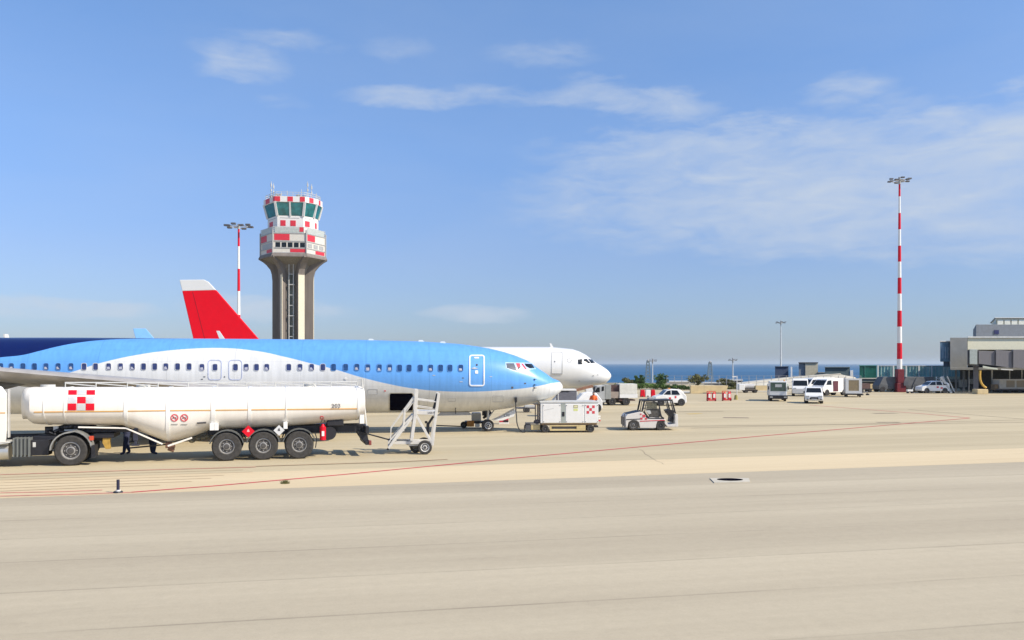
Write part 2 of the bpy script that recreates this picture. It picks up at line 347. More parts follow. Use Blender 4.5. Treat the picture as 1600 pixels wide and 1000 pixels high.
# pale worn shoulder strip of concrete along the edge
nrm = Vector((-dd.y, dd.x, 0)); M_SHOULD = ground_mat('pale_shoulder_concrete', (0.54, 0.43, 0.265), (0.64, 0.525, 0.335), .08, 9, .15, .2)
w0 = .6
quad('shoulder', [q0 + Vector((0, 0, .004)) + nrm * .01, q1 + Vector((0, 0, .004)) + nrm * .01, q1 + nrm * 5.2 + Vector((0, 0, .004)), q0 + nrm * 3.4 + Vector((0, 0, .004))], M_SHOULD)
M_LAND = mat('scrub_ground', (0.24, 0.21, 0.13), .95, var=.4, scale=.2)
quad('land', [(-900, 150, -.6), (900, 150, -.6), (900, 205, -1.2), (250, 230, -2), (60, 232, -2), (-900, 300, -2)], M_LAND)
def sea_mat():
    m = bpy.data.materials.new('sea_water'); m.use_nodes = True; nt = m.node_tree; N = nt.nodes; L = nt.links; b = N['Principled BSDF']
    tc = N.new('ShaderNodeTexCoord'); mp = N.new('ShaderNodeMapping'); mp.inputs['Scale'].default_value = (.0012, .004, 1); L.new(tc.outputs['Object'], mp.inputs[0])
    n = N.new('ShaderNodeTexNoise'); n.inputs['Scale'].default_value = 1; n.inputs['Detail'].default_value = 8; L.new(mp.outputs[0], n.inputs[0])
    rp = N.new('ShaderNodeValToRGB'); e = rp.color_ramp.elements; e[0].position = .35; e[0].color = (.010, .078, .175, 1); e[1].position = .7; e[1].color = (.022, .12, .25, 1)
    L.new(n.outputs[0], rp.inputs[0]); L.new(rp.outputs[0], b.inputs['Base Color'])
    b.inputs['Roughness'].default_value = .55; b.inputs['Specular IOR Level'].default_value = .22
    n2 = N.new('ShaderNodeTexNoise'); n2.inputs['Scale'].default_value = .25; n2.inputs['Detail'].default_value = 5; L.new(tc.outputs['Object'], n2.inputs[0])
    bn = N.new('ShaderNodeBump'); bn.inputs['Strength'].default_value = 1; bn.inputs['Distance'].default_value = 1.5; L.new(n2.outputs[0], bn.inputs['Height']); L.new(bn.outputs[0], b.inputs['Normal'])
    return m
quad('sea', [(-40000, 140, -9), (40000, 140, -9), (40000, 60000, -9), (-40000, 60000, -9)], sea_mat())
# coast below the land edge
MB().add([(-900, 300, -2), (60, 232, -2), (250, 230, -2), (900, 205, -1.2), (900, 215, -9.2), (250, 245, -9.2), (60, 248, -9.2), (-900, 320, -9.2)], [(0, 1, 6, 7), (1, 2, 5, 6), (2, 3, 4, 5)]).build('shore', M_LAND, kind='structure')

def ribbon(name, pix, w, m, z=.009, kind='structure', px=True):
    pts = [G(*p) if px else Vector(p) for p in pix]; v = []
    for i, p in enumerate(pts):
        d = (pts[min(i + 1, len(pts) - 1)] - pts[max(i - 1, 0)]).normalized(); n = Vector((-d.y, d.x, 0)) * w / 2
        v += [(p.x - n.x, p.y - n.y, z), (p.x + n.x, p.y + n.y, z)]
    MB().add(v, [(2 * i, 2 * i + 2, 2 * i + 3, 2 * i + 1) for i in range(len(pts) - 1)]).build(name, m, kind=kind)
REDLINE = mat('red_line_paint', (0.50, 0.02, 0.045), .7, var=.3, scale=2.5)
PINKLINE = mat('worn_pink_line', (0.56, 0.22, 0.17), .8, var=.3, scale=2.5)
TANLINE = mat('worn_tan_line', (0.42, 0.28, 0.17), .85, var=.2, scale=2)
DARKSEAM = mat('dark_joint', (0.22, 0.17, 0.12), .9, var=.3, scale=2)
ribbon('red_line', [(205, 769.5), (330, 760), (545, 741), (820, 714.5), (1200, 680.5), (1515, 653.4)], .16, REDLINE)
ribbon('red_line', [(1514, 653), (1440, 646.5), (1265, 633)], .28, PINKLINE, z=.0095)
ribbon('red_line', [(0, 775.6), (100, 773), (205, 769.7)], .16, PINKLINE, z=.0105)
ribbon('red_line', [(0, 770.5), (100, 768.5), (160, 766)], .14, PINKLINE, z=.0115)
for i in range(7):
    k = i / 6; e = (400, 380, 395, 350, 330, 300, 250)[i]; f_ = lambda x: 742 + 26 * k - x * (.030 + .008 * k)
    ribbon('worn_line', [(0, f_(0)), (e * .5, f_(e * .5) - .4), (e, f_(e))], .05 if i else .12, TANLINE if i else PINKLINE, z=.012 + i * .0005)
ribbon('worn_line', [(400, 729), (620, 722), (700, 718)], .12, TANLINE, z=.0165)
for px0, y0, px1, y1, w in ((560, 672, 1600, 660, .16), (1080, 669, 1600, 656, .10), (930, 668, 1050, 667, .12), (1130, 652.5, 1170, 653, .8), (1365, 646, 1400, 645.5, .7), (1370, 660, 1405, 660, .5), (1060, 643, 1130, 642.5, .3), (1420, 640, 1600, 655, .14)):
    ribbon('pavement_joint', [(px0, y0), (px1, y1)], w, DARKSEAM, z=.006)
ribbon('yellow_line', [(1075, 647), (1095, 646)], .5, YELLOW, z=.007)
crack = [(1000 + 3.2 * i + rnd.uniform(-2, 2), 703 + 2.1 * i + rnd.uniform(-1, 1)) for i in range(12)]
ribbon('pavement_crack', crack, .018, DARKSEAM, z=.006)

# manhole in the taxiway
t = thing('drain_slab', 'pale concrete slab with dark oval drain opening in near pavement', 'drain', G(1141, 751.5))
MB().add([tuple(G(1109, 748.2) + Vector((0, 0, .03))), tuple(G(1116, 755.2) + Vector((0, 0, .03))), tuple(G(1172, 754) + Vector((0, 0, .03))), tuple(G(1170, 748.2) + Vector((0, 0, .03))),
          tuple(G(1109, 748.2)), tuple(G(1116, 755.2)), tuple(G(1172, 754)), tuple(G(1170, 748.2))], [(0, 1, 2, 3), (0, 4, 5, 1), (1, 5, 6, 2), (2, 6, 7, 3), (3, 7, 4, 0)]).build('slab', mat('pale_slab', (.50, .46, .37), .85), t, world=True)
MB().prismz([(0.02 + .42 * math.cos(k * R(15)), .12 + .30 * math.sin(k * R(15))) for k in range(24)], .025, .036).build('cover', HOLE, t)
# marker post
t = thing('marker_post', 'short dark marker post with white foot on the pavement edge', 'bollard', G(184.5, 770))
MB().cyl((0, 0, .09), (0, 0, .39), .045, n=14).build('post', mat('navy_post', (.02, .02, .05), .5), t, smooth=True)
MB().cyl((0, 0, .05), (0, 0, .09), .07, n=14).build('collar', WHITE, t); MB().cyl((0, 0, 0), (0, 0, .05), .15, .12, n=16).build('base', BLACK, t)
# weed at the pavement edge
t = MB()
for k in range(260):
    a = rnd.uniform(0, 6.28); r = min(.13, abs(rnd.gauss(0, .07))); x, y = r * math.cos(a), r * math.sin(a) * .6; h = rnd.uniform(.04, .15); b = rnd.uniform(0, 6.28); w = .015
    t.add([(x, y, 0), (x + w, y, 0), (x + .07 * math.cos(b), y + .07 * math.sin(b), h)], [(0, 1, 2)])
o = t.build('weed', mat('weed_leaves', (.17, .17, .06), .8, var=.3), fix=False); o.location = G(445, 756); o['label'] = 'small dry weed tuft growing at the pavement edge'; o['category'] = 'plant'

# ------------------------------------------------------------------ blue airliner
YA = R(8); gp = G(762, 673.5); FA = Frame(gp.x, gp.y, YA)
def stations(fr, top, bot, hw, pn=9999):
    tu = [(fr.uz(px, y, 0)) for px, y in top]; bu = [(fr.uz(px, y, -.5 if px < pn else 0)) for px, y in bot]
    us = sorted(set([round(u, 3) for u, _ in tu] + [round(u, 3) for u, _ in bu]))
    tu.sort(); bu.sort(); return tu, bu, us
topA = [(-60, 527.5), (120, 527.5), (300, 529), (450, 530), (561, 531), (661, 533.6), (718, 537.4), (759, 543.2), (785, 549.2), (806, 556), (824, 563.6), (838, 573.8), (852, 583), (863, 591.2), (870, 593.4), (875, 596.8), (878, 600.8), (879.3, 605)]
botA = [(-60, 648), (560, 646), (728, 644.9), (776, 641.6), (812, 635.2), (830, 631), (845, 626.6), (856, 622.6), (866, 618.4), (873, 614.4), (877.5, 610), (879.3, 606)]
tu, bu, us = stations(FA, topA, botA, None, 800)
nose = max(u for u, _ in tu)
def hwA(u):
    d = max(nose - u, 0) / 1.15; x = min(d / 6.2, 1); return max(.02, 1.9 * (1 - (1 - x) ** 2.1) ** .54)
US = sorted(set(list(np.linspace(-27, 4.3, 60)) + [nose - x for x in (0, .04, .1, .18, .3, .45, .6, .8, 1, 1.3, 1.6, 2, 2.4, 2.9, 3.4, 4)]))
US = [u for u in US if u <= nose]
stA = [(u, float(np.interp(u, [a for a, _ in tu], [b for _, b in tu])), float(np.interp(u, [a for a, _ in bu], [b for _, b in bu])), hwA(u)) for u in US]
tz, bz = stA[0][1], stA[0][2]
for u, dt, db, w in ((-30, 0, .35, 1.8), (-33, -.02, 1.0, 1.55), (-36, -.08, 1.75, 1.15), (-39, -.25, 2.45, .7), (-42, -.7, 3.0, .25)): stA.append((u, tz + dt, bz + db, w))
BA = Body(FA, stA)
tA = thing('airliner', 'light blue and white airliner with navy stripe parked behind the fuel tanker', 'airplane', (gp.x, gp.y, 0), YA)
def livery():
    m = bpy.data.materials.new('blue_livery'); m.use_nodes = True; nt = m.node_tree; N = nt.nodes; L = nt.links; b = N['Principled BSDF']
    b.inputs['Roughness'].default_value = .32; b.inputs['Coat Weight'].default_value = .25; b.inputs['Coat Roughness'].default_value = .15
    tc = N.new('ShaderNodeTexCoord'); sp = N.new('ShaderNodeSeparateXYZ'); L.new(tc.outputs['Object'], sp.inputs[0])
    U0, U1, Z0, Z1 = -34.0, nose + .3, 0.5, 6.5
    mr = N.new('ShaderNodeMapRange'); mr.inputs[1].default_value = U0; mr.inputs[2].default_value = U1; L.new(sp.outputs[0], mr.inputs[0])
    def curve(pts):
        c = N.new('ShaderNodeFloatCurve'); cm = c.mapping; cv = cm.curves[0]
        pp = sorted(((u - U0) / (U1 - U0), (z - Z0) / (Z1 - Z0)) for u, z in pts)
        cv.points[0].location = pp[0]; cv.points[1].location = pp[-1]
        for q in pp[1:-1]: cv.points.new(*q)
        cm.use_clip = False; cm.update(); L.new(mr.outputs[0], c.inputs['Value'])
        z = N.new('ShaderNodeMath'); z.operation = 'MULTIPLY_ADD'; L.new(c.outputs[0], z.inputs[0]); z.inputs[1].default_value = Z1 - Z0; z.inputs[2].default_value = Z0
        g = N.new('ShaderNodeMath'); g.operation = 'SUBTRACT'; L.new(sp.outputs[2], g.inputs[0]); L.new(z.outputs[0], g.inputs[1])
        k = N.new('ShaderNodeMath'); k.operation = 'MULTIPLY'; k.use_clamp = True; L.new(g.outputs[0], k.inputs[0]); k.inputs[1].default_value = 60
        return k.outputs[0]
    navy_px = [(2, 558.5), (30, 555.8), (60, 549), (90, 541.6), (120, 536), (156, 531.8), (190, 530)]
    navy = [(U0, 2.6)] + [tuple(BA.hit(*p).xz) for p in navy_px] + [(BA.hit(300, 545).x, 5.22), (U1, 6.4)]
    white_px = [(2, 598.6), (40, 595.5), (78, 590), (114, 581), (140, 572.5), (168, 564.5), (210, 555.5), (255, 548.8), (300, 545), (348, 544), (396, 548), (444, 557.6), (492, 569.6), (521, 576.8), (564, 589.6), (608, 600.4), (644, 607), (680, 610.8), (728, 612.3), (776, 610.6), (824, 606.2), (850, 601.5), (866, 598.3)]
    whit = [(U0, .6)] + [tuple(BA.hit(*p).xz) for p in white_px] + [(U1, BA.hit(872, 598).z)]
    kn = curve(navy); kw = curve(whit)
    a = N.new('ShaderNodeMix'); a.data_type = 'RGBA'; L.new(kw, a.inputs[0]); a.inputs[6].default_value = (.72, .72, .69, 1); a.inputs[7].default_value = (.13, .37, .78, 1)
    c = N.new('ShaderNodeMix'); c.data_type = 'RGBA'; L.new(kn, c.inputs[0]); L.new(a.outputs[2], c.inputs[6]); c.inputs[7].default_value = (.002, .009, .085, 1)
    n = N.new('ShaderNodeTexNoise'); n.inputs['Scale'].default_value = 1.4; n.inputs['Detail'].default_value = 7; L.new(tc.outputs['Object'], n.inputs[0])
    mm = N.new('ShaderNodeMapRange'); L.new(n.outputs[0], mm.inputs[0]); mm.inputs[3].default_value = .93; mm.inputs[4].default_value = 1.05
    # thin skin joints
    fj = N.new('ShaderNodeMath'); fj.operation = 'FRACT'; dj = N.new('ShaderNodeMath'); dj.operation = 'DIVIDE'; L.new(sp.outputs[0], dj.inputs[0]); dj.inputs[1].default_value = 3.4; L.new(dj.outputs[0], fj.inputs[0])
    lj = N.new('ShaderNodeMath'); lj.operation = 'GREATER_THAN'; L.new(fj.outputs[0], lj.inputs[0]); lj.inputs[1].default_value = .009
    mj = N.new('ShaderNodeMapRange'); L.new(lj.outputs[0], mj.inputs[0]); mj.inputs[3].default_value = .82; mj.inputs[4].default_value = 1
    lap = None
    for zl in (1.95, 2.62, 3.95, 4.55):
        a1 = N.new('ShaderNodeMath'); a1.operation = 'SUBTRACT'; L.new(sp.outputs[2], a1.inputs[0]); a1.inputs[1].default_value = zl
        a2 = N.new('ShaderNodeMath'); a2.operation = 'ABSOLUTE'; L.new(a1.outputs[0], a2.inputs[0])
        a3 = N.new('ShaderNodeMath'); a3.operation = 'GREATER_THAN'; L.new(a2.outputs[0], a3.inputs[0]); a3.inputs[1].default_value = .011
        if lap is None: lap = a3
        else:
            a4 = N.new('ShaderNodeMath'); a4.operation = 'MINIMUM'; L.new(lap.outputs[0], a4.inputs[0]); L.new(a3.outputs[0], a4.inputs[1]); lap = a4
    ml = N.new('ShaderNodeMapRange'); L.new(lap.outputs[0], ml.inputs[0]); ml.inputs[3].default_value = .90; ml.inputs[4].default_value = 1
    mp2 = N.new('ShaderNodeMapping'); mp2.inputs['Scale'].default_value = (2.5, 1, .18); L.new(tc.outputs['Object'], mp2.inputs[0])
    n3 = N.new('ShaderNodeTexNoise'); n3.inputs['Scale'].default_value = 2.2; n3.inputs['Detail'].default_value = 6; L.new(mp2.outputs[0], n3.inputs[0])
    m3 = N.new('ShaderNodeMapRange'); L.new(n3.outputs[0], m3.inputs[0]); m3.inputs[1].default_value = .35; m3.inputs[2].default_value = .6; m3.inputs[3].default_value = .9; m3.inputs[4].default_value = 1
    p0 = N.new('ShaderNodeMath'); p0.operation = 'MULTIPLY'; L.new(ml.outputs[0], p0.inputs[0]); L.new(m3.outputs[0], p0.inputs[1])
    p1 = N.new('ShaderNodeMath'); p1.operation = 'MULTIPLY'; L.new(p0.outputs[0], p1.inputs[0]); L.new(mj.outputs[0], p1.inputs[1])
    pr = N.new('ShaderNodeMath'); pr.operation = 'MULTIPLY'; L.new(mm.outputs[0], pr.inputs[0]); L.new(p1.outputs[0], pr.inputs[1])
    s = N.new('ShaderNodeVectorMath'); s.operation = 'SCALE'; L.new(c.outputs[2], s.inputs[0]); L.new(pr.outputs[0], s.inputs['Scale']); L.new(s.outputs[0], b.inputs['Base Color'])
    return m
BA.mesh([a[0] for a in sorted(stA)], 56).build('fuselage', livery(), tA, smooth=True)
wx = [(1.5, 573)] + [(x / 3.333, 573) for x in (60, 120, 180, 240, 303, 370, 438, 498, 566, 628, 690, 748, 806, 864, 925, 985)] + [(300 + x / 4.166, 574) for x in (65, 150, 283, 353, 420, 487, 630, 703, 779, 852, 921, 1000, 1073, 1145, 1219, 1287)] + [(560 + x / 4.166, 575.2) for x in (61, 137, 204, 268, 330, 403, 470, 535, 596, 666)]
WFRAME = mat('window_surround', (.50, .50, .50), .4); WFBLUE = mat('window_surround_blue', (.10, .25, .52), .4)
for i, (x, y) in enumerate(wx):
    blue = x < 118 or x > 515
    w = BA.decal(rrect(x - 3.7, x + 3.7, y - 5.1, y + 5.1, 2.2), 'window', BLUEPANE if blue else PANE, tA, off=.012)
    BA.strip(rrect(x - 4.0, x + 4.0, y - 5.4, y + 5.4, 2.4), .8, 'window_frame', WFBLUE if blue else WFRAME, w, off=.02, closed=True)
    if rnd.random() < .5: BA.decal([(x - 2.6, y + .4), (x - 2.6 + rnd.uniform(2, 5), y + rnd.uniform(-.5, .6)), (x + 2.4, y + 3.9), (x - 2.4, y + 3.9)], 'blind', BLIND, w, off=.018)
DOORLINE = mat('door_outline', (.40, .44, .60), .4)
for x0, x1 in ((325.4, 346), (357.8, 378)):
    BA.strip(rrect(x0, x1, 562.8, 593.4, 4.5), 1.0, 'overwing_exit', DOORLINE, tA, off=.014, closed=True)
d = BA.strip(rrect(734, 756.4, 555.8, 602.4, 3), 1.9, 'door', mat('door_white_trim', (.82, .84, .86), .35), tA, off=.03, closed=True, label='front door with thick white outline')
BA.decal(rrect(741, 748.5, 558.2, 560.2, .8), 'door_placard', WHITE, d, off=.02)
BA.decal(rrect(742.3, 747, 578.8, 584, 1), 'door_sign', WHITE, d, off=.02); BA.decal(rrect(743.6, 746.6, 568.8, 571.6, 1.3), 'peephole', BLACK, d, off=.02)
BA.decal([(736, 576), (741, 573.6), (747, 576.4), (741, 577)], 'handle', ALU, d, off=.03)
cw = [([(791, 567.8), (803, 567.8), (807.9, 579.3), (800, 577.3), (792, 574.6)], mat('cockpit_grey_glass', (.13, .14, .16), .15)), ([(806, 567.8), (812, 567.8), (813.5, 573.5), (810, 577.2)], FADERED), ([(814.4, 568.5), (817, 568.4), (823.5, 577.4), (820.5, 577.2)], FADERED), ([(819.4, 568.4), (831, 568.8), (835.2, 575.2), (827.5, 575.4), (822, 572.6)], GLASS)]
BA.decal([(789.5, 566.3), (831.5, 566.9), (837.6, 576.6), (824, 579.4), (808.5, 581.6), (799, 578.8), (790.6, 575.4)], 'cockpit_frame', mat('cockpit_frame_blue', (.42, .58, .78), .35), tA, off=.008, sub=3)
for pts, m_ in cw: BA.decal(pts, 'cockpit_window', m_, tA, off=.02, sub=2)
BA.decal([(810.6, 573.4), (813.2, 573.6), (811, 577), (809.6, 576)], 'cockpit_blind', BLACK, tA, off=.028)
for x, y in ((835, 592.6), (834.8, 601.4), (835, 606.2)):
    p = BA.hit(x, y); MB().cyl(p, p + Vector((.0, -.06, 0)), .04, n=8).bar(p + Vector((0, -.05, 0)), p + Vector((.12, -.06, 0)), .03).build('air_probe', BLACK, tA)
# small stencils and hatches
for x0, x1, y0, y1, m_ in ((722, 725, 590, 591.2, DGREY), (718, 723, 596, 597, LGREY), (765, 769, 588, 589, LGREY), (700, 712, 622, 627, None), (770, 786, 618, 628, None), (575, 590, 608, 616, None), (655, 668, 622, 634, None), (318, 321, 588, 589.4, DGREY), (314, 317, 592, 593.2, DGREY), (350, 352, 588, 589.6, DGREY), (600, 603, 610, 611.5, FADERED), (676, 680, 586, 587, LGREY), (799, 802, 604, 607, DGREY), (819, 822, 598, 600, DGREY)):
    if m_: BA.decal([(x0, y0), (x1, y0), (x1, y1), (x0, y1)], 'stencil', m_, tA, off=.012)
    else: BA.strip(rrect(x0, x1, y0, y1, 1), .45, 'hatch_outline', mat('hatch_line', (.42, .42, .41), .5), tA, off=.01, closed=True)
# cargo hold opening, its unlit inside painted as a flat black decal
BA.decal(rrect(609, 645, 614.8, 641.2, 2.5), 'cargo_opening', HOLE, tA, off=.012, sub=1)
BA.strip(rrect(608, 646, 613.8, 642.2, 3), 1.0, 'cargo_frame', ALU, tA, off=.02, closed=True)
for px in (581, 659, 693):
    u, z = FA.uz(px, 533, 0); zc, rz, ry = BA.sec(u); zt = zc + rz
    MB().prism([(u - .22, zt - .03), (u + .16, zt - .03), (u + .05, zt + .08), (u - .15, zt + .08)], -.03, .03).build('antenna', WHITE, tA)
BA.decal(rrect(538, 542, 590.5, 593, 1), 'skin_sensor', WHITE, tA, off=.03)
u, z = FA.uz(711, 642, -.6)
MB().tube([(u, -1.0, 1.75), (u, -1.0, 1.05)], .02).build('drain_mast', BLACK, tA)
MB().prism([(u - 1.0, .93), (u + 1.0, .95), (u + .8, 1.12), (u - .8, 1.12)], -.5, -.35).build('access_panel', GREYP, tA)
# wings
def wing(parent, root_le, root_te, tip_le, tip_te, sy, z0, z1, y0, y1, th0, th1, m, bend=0.0):
    rings = []
    prof = [(0, 0), (.04, .38), (.15, .8), (.35, 1), (.6, .75), (.85, .3), (1, .03), (.85, -.12), (.5, -.55), (.2, -.62), (.05, -.35)]
    for k in range(9):
        t = k / 8; le = root_le + (tip_le - root_le) * t; te = root_te + (tip_te - root_te) * (t if t < .35 else t) ; th = th0 + (th1 - th0) * t
        if t < .35: te = root_te + (tip_te - root_te) * t * .75
        else: te = root_te + (tip_te - root_te) * (.2625 + (t - .35) * (.7375 / .65))
        y = sy * (y0 + (y1 - y0) * t); z = z0 + (z1 - z0) * t + bend * t * t
        rings.append([(le + (te - le) * a, y, z + b * th) for a, b in prof])
    return MB().loft(rings).build('wing', m, parent, smooth=True)
for sy in (-1, 1):
    dx = 0 if sy < 0 else 2.9
    w = wing(tA, -9.0, -19.3, -23.6 + dx, -26.2 + dx, sy, 2.1, 3.78, 1.7, 17.2, .56, .16, WING, bend=.35)
    MB().loft([[(x + dx, sy * y, z + .3) for x, y, z in g] for g in ([(-23.7, 17.0, 3.75), (-26.4, 17.0, 3.78), (-26.4, 17.25, 3.78), (-23.7, 17.25, 3.75)], [(-25.2, 17.45, 4.7), (-26.9, 17.45, 4.7), (-26.9, 17.6, 4.7), (-25.2, 17.6, 4.7)], [(-26.5, 17.9, 6.15), (-27.4, 17.9, 6.15), (-27.4, 17.98, 6.15), (-26.5, 17.98, 6.15)])]).build('winglet', WINGBLUE, w, bevel=.03)
    for yy in (6.5, 10.5): # flap track fairings
        t_ = (yy - 1.7) / 15.5; x = -17.5 - 8.7 * t_; z = 2.2 + 1.5 * t_
        MB().loft([[(xx, sy * yy + r_ * math.cos(a), z + zz + r_ * math.sin(a)) for a in [k * math.pi / 4 for k in range(8)]] for xx, zz, r_ in ((x + 2.4, .02, .02), (x + 1.4, -.1, .16), (x, -.16, .17), (x - 1.3, -.1, .02))]).build('flap_fairing', WING, w, smooth=True)
    # engine
    e = MB().loft([[(xx, sy * 4.9 + r_ * math.cos(a), 1.55 + r_ * math.sin(a)) for a in [k * math.pi / 12 for k in range(24)]] for xx, r_ in ((-8.2, .82), (-8.0, .78), (-7.85, .9), (-8.1, 1.02), (-9.5, 1.08), (-11, 1.0), (-12.3, .75), (-13, .5), (-13.6, .12))]).build('engine', mat('nacelle_blue', (.05, .12, .33), .35, coat=.3), tA, smooth=True)
    MB().cyl((-8.25, sy * 4.9, 1.55), (-8.6, sy * 4.9, 1.55), .05, .8, n=20).build('fan', DGREY, e)
    MB().prism([(-9.2, 2.4), (-13.2, 2.2), (-14.4, 2.5), (-10.5, 2.75)], sy * 4.9 - .15, sy * 4.9 + .15).build('pylon', LGREY, e)
MB().loft([[(u_, w_ * math.cos(k * R(15)), 1.75 + h_ * math.sin(k * R(15))) for k in range(24)] for u_, w_, h_ in ((-8.6, .9, .35), (-9.8, 1.8, .66), (-12, 2.15, .80), (-18, 2.15, .82), (-20.5, 1.7, .66), (-22, .8, .3))]).build('belly_fairing', JET, tA, smooth=True)  # hidden fairing, added with the widened wing root to extend the ground shadow
# main gear and tail
for sy in (-1, 1):
    l = MB().cyl((-17, sy * 2.9, .5), (-17, sy * 2.9, 2.3), .12, n=10).build('landing_gear', ALU, tA)
    for k in (-.35, .35): wheel(l, (-17, sy * 2.9 + k, .56), .56, .38, .5, n=20)
MB().prism([(-33.5, 5.0), (-37, 9), (-38.6, 12.4), (-40.8, 12.4), (-40.2, 4.9)], -.14, .14).build('tail_fin', mat('navy_paint', (.004, .02, .2), .3, coat=.4), tA, bevel=.05)
for sy in (-1, 1): MB().prismz([(-36.5, sy * .6), (-39.8, sy * .4), (-42, sy * 6.8), (-40.5, sy * 6.9)], 4.3, 4.45).build('tailplane', LGREY, tA, bevel=.04)
# nose gear
ng = MB().cyl((0, 0, .45), (.05, 0, 1.45), .075, n=12).cyl((.45, 0, 1.3), (0, 0, .7), .035, n=8).build('nose_gear', ALU, tA, smooth=True)
for k in (-.22, .22): wheel(ng, (0, k, .335), .335, .2, .6, rim=WHITE, n=24)
for k in (-.42, .42):
    MB().add([], [])
    g = MB().prism([(.25, .62), (.75, .83), (1.65, 1.32), (1.75, 1.36), (1.6, 1.25), (1.45, .85), (.8, .62)], k - .02, k + .02).build('gear_door', WHITE, tA, bevel=.01)
    if k < 0: text('LW', .24, (1.05, k - .024, .90), (R(90), 0, 0), DGREY, g)
MB().tube([(.12, -.05, .95), (.16, -.05, 1.6)], .03).build('gear_link', BLACK, ng)

# ------------------------------------------------------------------ white airliner with the red tail
YB = R(5); FB = Frame(P(955, 587, 80).x, 80, YB)
topB = [(-300, 540), (300, 541), (760, 542), (860, 542), (894, 545.3), (905, 549), (916, 555), (929, 565.5), (940, 571.5), (948, 577.2), (951.8, 580.8), (954.2, 584.4), (955, 587.2)]
botB = [(-300, 614), (300, 613), (760, 611.5), (881, 610), (905, 607.6), (929, 603), (941, 600.6), (947, 597.8), (951, 594.4), (953.8, 591), (955, 587.8)]
tu2, bu2, _ = stations(FB, topB, botB, None, 900); n2 = max(u for u, _ in tu2)
def hwB(u):
    x = min(max(n2 - u, 0) / 6.0, 1); return max(.03, 1.97 * (1 - (1 - x) ** 2.2) ** .6)
USB = [u for u in sorted(set(list(np.linspace(-33, -.5, 50)) + [n2 - x for x in (0, .05, .12, .25, .45, .7, 1, 1.4, 1.9, 2.5, 3.2, 4)])) if u <= n2]
stB = [(u, float(np.interp(u, [a for a, _ in tu2], [b for _, b in tu2])), float(np.interp(u, [a for a, _ in bu2], [b for _, b in bu2])), hwB(u)) for u in USB]
for u, dt, db, w in ((-36, 0, .6, 1.7), (-39, -.1, 1.5, 1.2), (-42, -.4, 2.4, .7), (-44.5, -1, 2.7, .25)): stB.append((u, stB[0][1] + dt, stB[0][2] + db, w))
BB = Body(FB, stB)
tB = thing('airliner', 'white airliner with red and white tail fin parked behind the blue airliner', 'airplane', tuple(FB.o), YB)
BB.mesh([a[0] for a in sorted(stB)], 48).build('fuselage', JET, tB, smooth=True)
BB.strip(rrect(862, 878.8, 550.2, 583.4, 1.6), .7, 'door', LGREY, tB, off=.03, closed=True)
BB.decal(rrect(862, 879, 583.2, 584.6, .6), 'door_sill', GREYP, tB, off=.05)
BB.decal(rrect(866, 867.6, 564, 566, .7), 'door_window', DGREY, tB, off=.03)
for pts in ([(903, 562), (909.4, 561.2), (910.4, 569), (903.4, 569)], [(912.2, 561.4), (916.5, 560.8), (922.6, 567.6), (913, 568.8)], [(919, 560.9), (924.5, 561.6), (929.6, 567.2), (924, 567.8)]): BB.decal(pts, 'cockpit_window', GLASS, tB, off=.03)
for k in range(7):
    a = k * 2 * math.pi / 7; BB.decal(rrect(890 + 3.3 * math.cos(a) - .7, 890 + 3.3 * math.cos(a) + .7, 563 + 3 * math.sin(a) - .6, 563 + 3 * math.sin(a) + .6, .5, 1), 'round_emblem', GREYP, tB, off=.03)
for x, y in ((927, 587), (934, 585.6), (905, 595)): BB.decal(rrect(x - 1.2, x + 1.2, y - .7, y + .7, .6, 1), 'nose_port', GREYP, tB, off=.03)
p = [FB.uz(*q, 0) for q in ((858.5, 536), (861, 536.5), (865, 543), (860.5, 543))]
MB().prism(p, -.05, .05).build('antenna', WHITE, tB)
fin = [FB.uz(*q, 0) for q in ((285.3, 455), (338, 453.5), (404, 529.5), (410, 545), (305, 545), (302.5, 529))]
tip = [FB.uz(*q, 0) for q in ((281, 437.5), (319, 437), (326, 440.5), (338, 453.5), (285.3, 455))]
REDFIN = mat('red_fin_paint', (0.72, 0.0, 0.012), .6, var=.04, spec=.25)
f_ = MB().prism(fin, -.16, .16).build('tail_fin', REDFIN, tB, bevel=.05); MB().prism(tip, -.158, .158).build('fin_tip', JET, f_, bevel=.05)
for sy in (-1, 1):
    MB().prismz([(-36.8, sy * .8), (-40.6, sy * .5), (-42.4, sy * 6.1), (-40.9, sy * 6.2)], 4.3, 4.45).build('tailplane', JET, tB, bevel=.04)
    w = wing(tB, -14, -21, -24.2, -26.2, sy, 2.1, 3.6, 1.8, 17, .5, .16, LGREY)
    e = MB().loft([[(xx, sy * 5.7 + r_ * math.cos(a), 1.75 + r_ * math.sin(a)) for a in [k * math.pi / 12 for k in range(24)]] for xx, r_ in ((-11.9, .9), (-11.7, .95), (-11.9, 1.08), (-13.4, 1.15), (-15.5, 1.0), (-17, .6), (-17.6, .1))]).build('engine', JET, tB, smooth=True)
    l = MB().cyl((-19.5, sy * 3.7, .5), (-19.5, sy * 3.7, 2.3), .12, n=10).build('landing_gear', ALU, tB)
    for k in (-.4, .4): wheel(l, (-19.5, sy * 3.7 + k, .56), .56, .38, .5, n=16)
ng = MB().cyl((-5, 0, .4), (-5, 0, 1.6), .09, n=10).build('nose_gear', ALU, tB)
for k in (-.25, .25): wheel(ng, (-5, k, .38), .38, .22, .55, n=16)
pa = FB.uz(337, 529, -17.2); 
MB().prism([FB.uz(*q, -17.2) for q in ((338.5, 517), (342.5, 517), (352, 531), (344, 531))] , -17.3, -17.12).build('winglet', JET, tB)
MB().prism([FB.uz(*q, -17.2) for q in ((344, 531), (352, 531), (353, 560), (346, 560))], -17.28, -17.14).build('winglet_root', JET, tB)

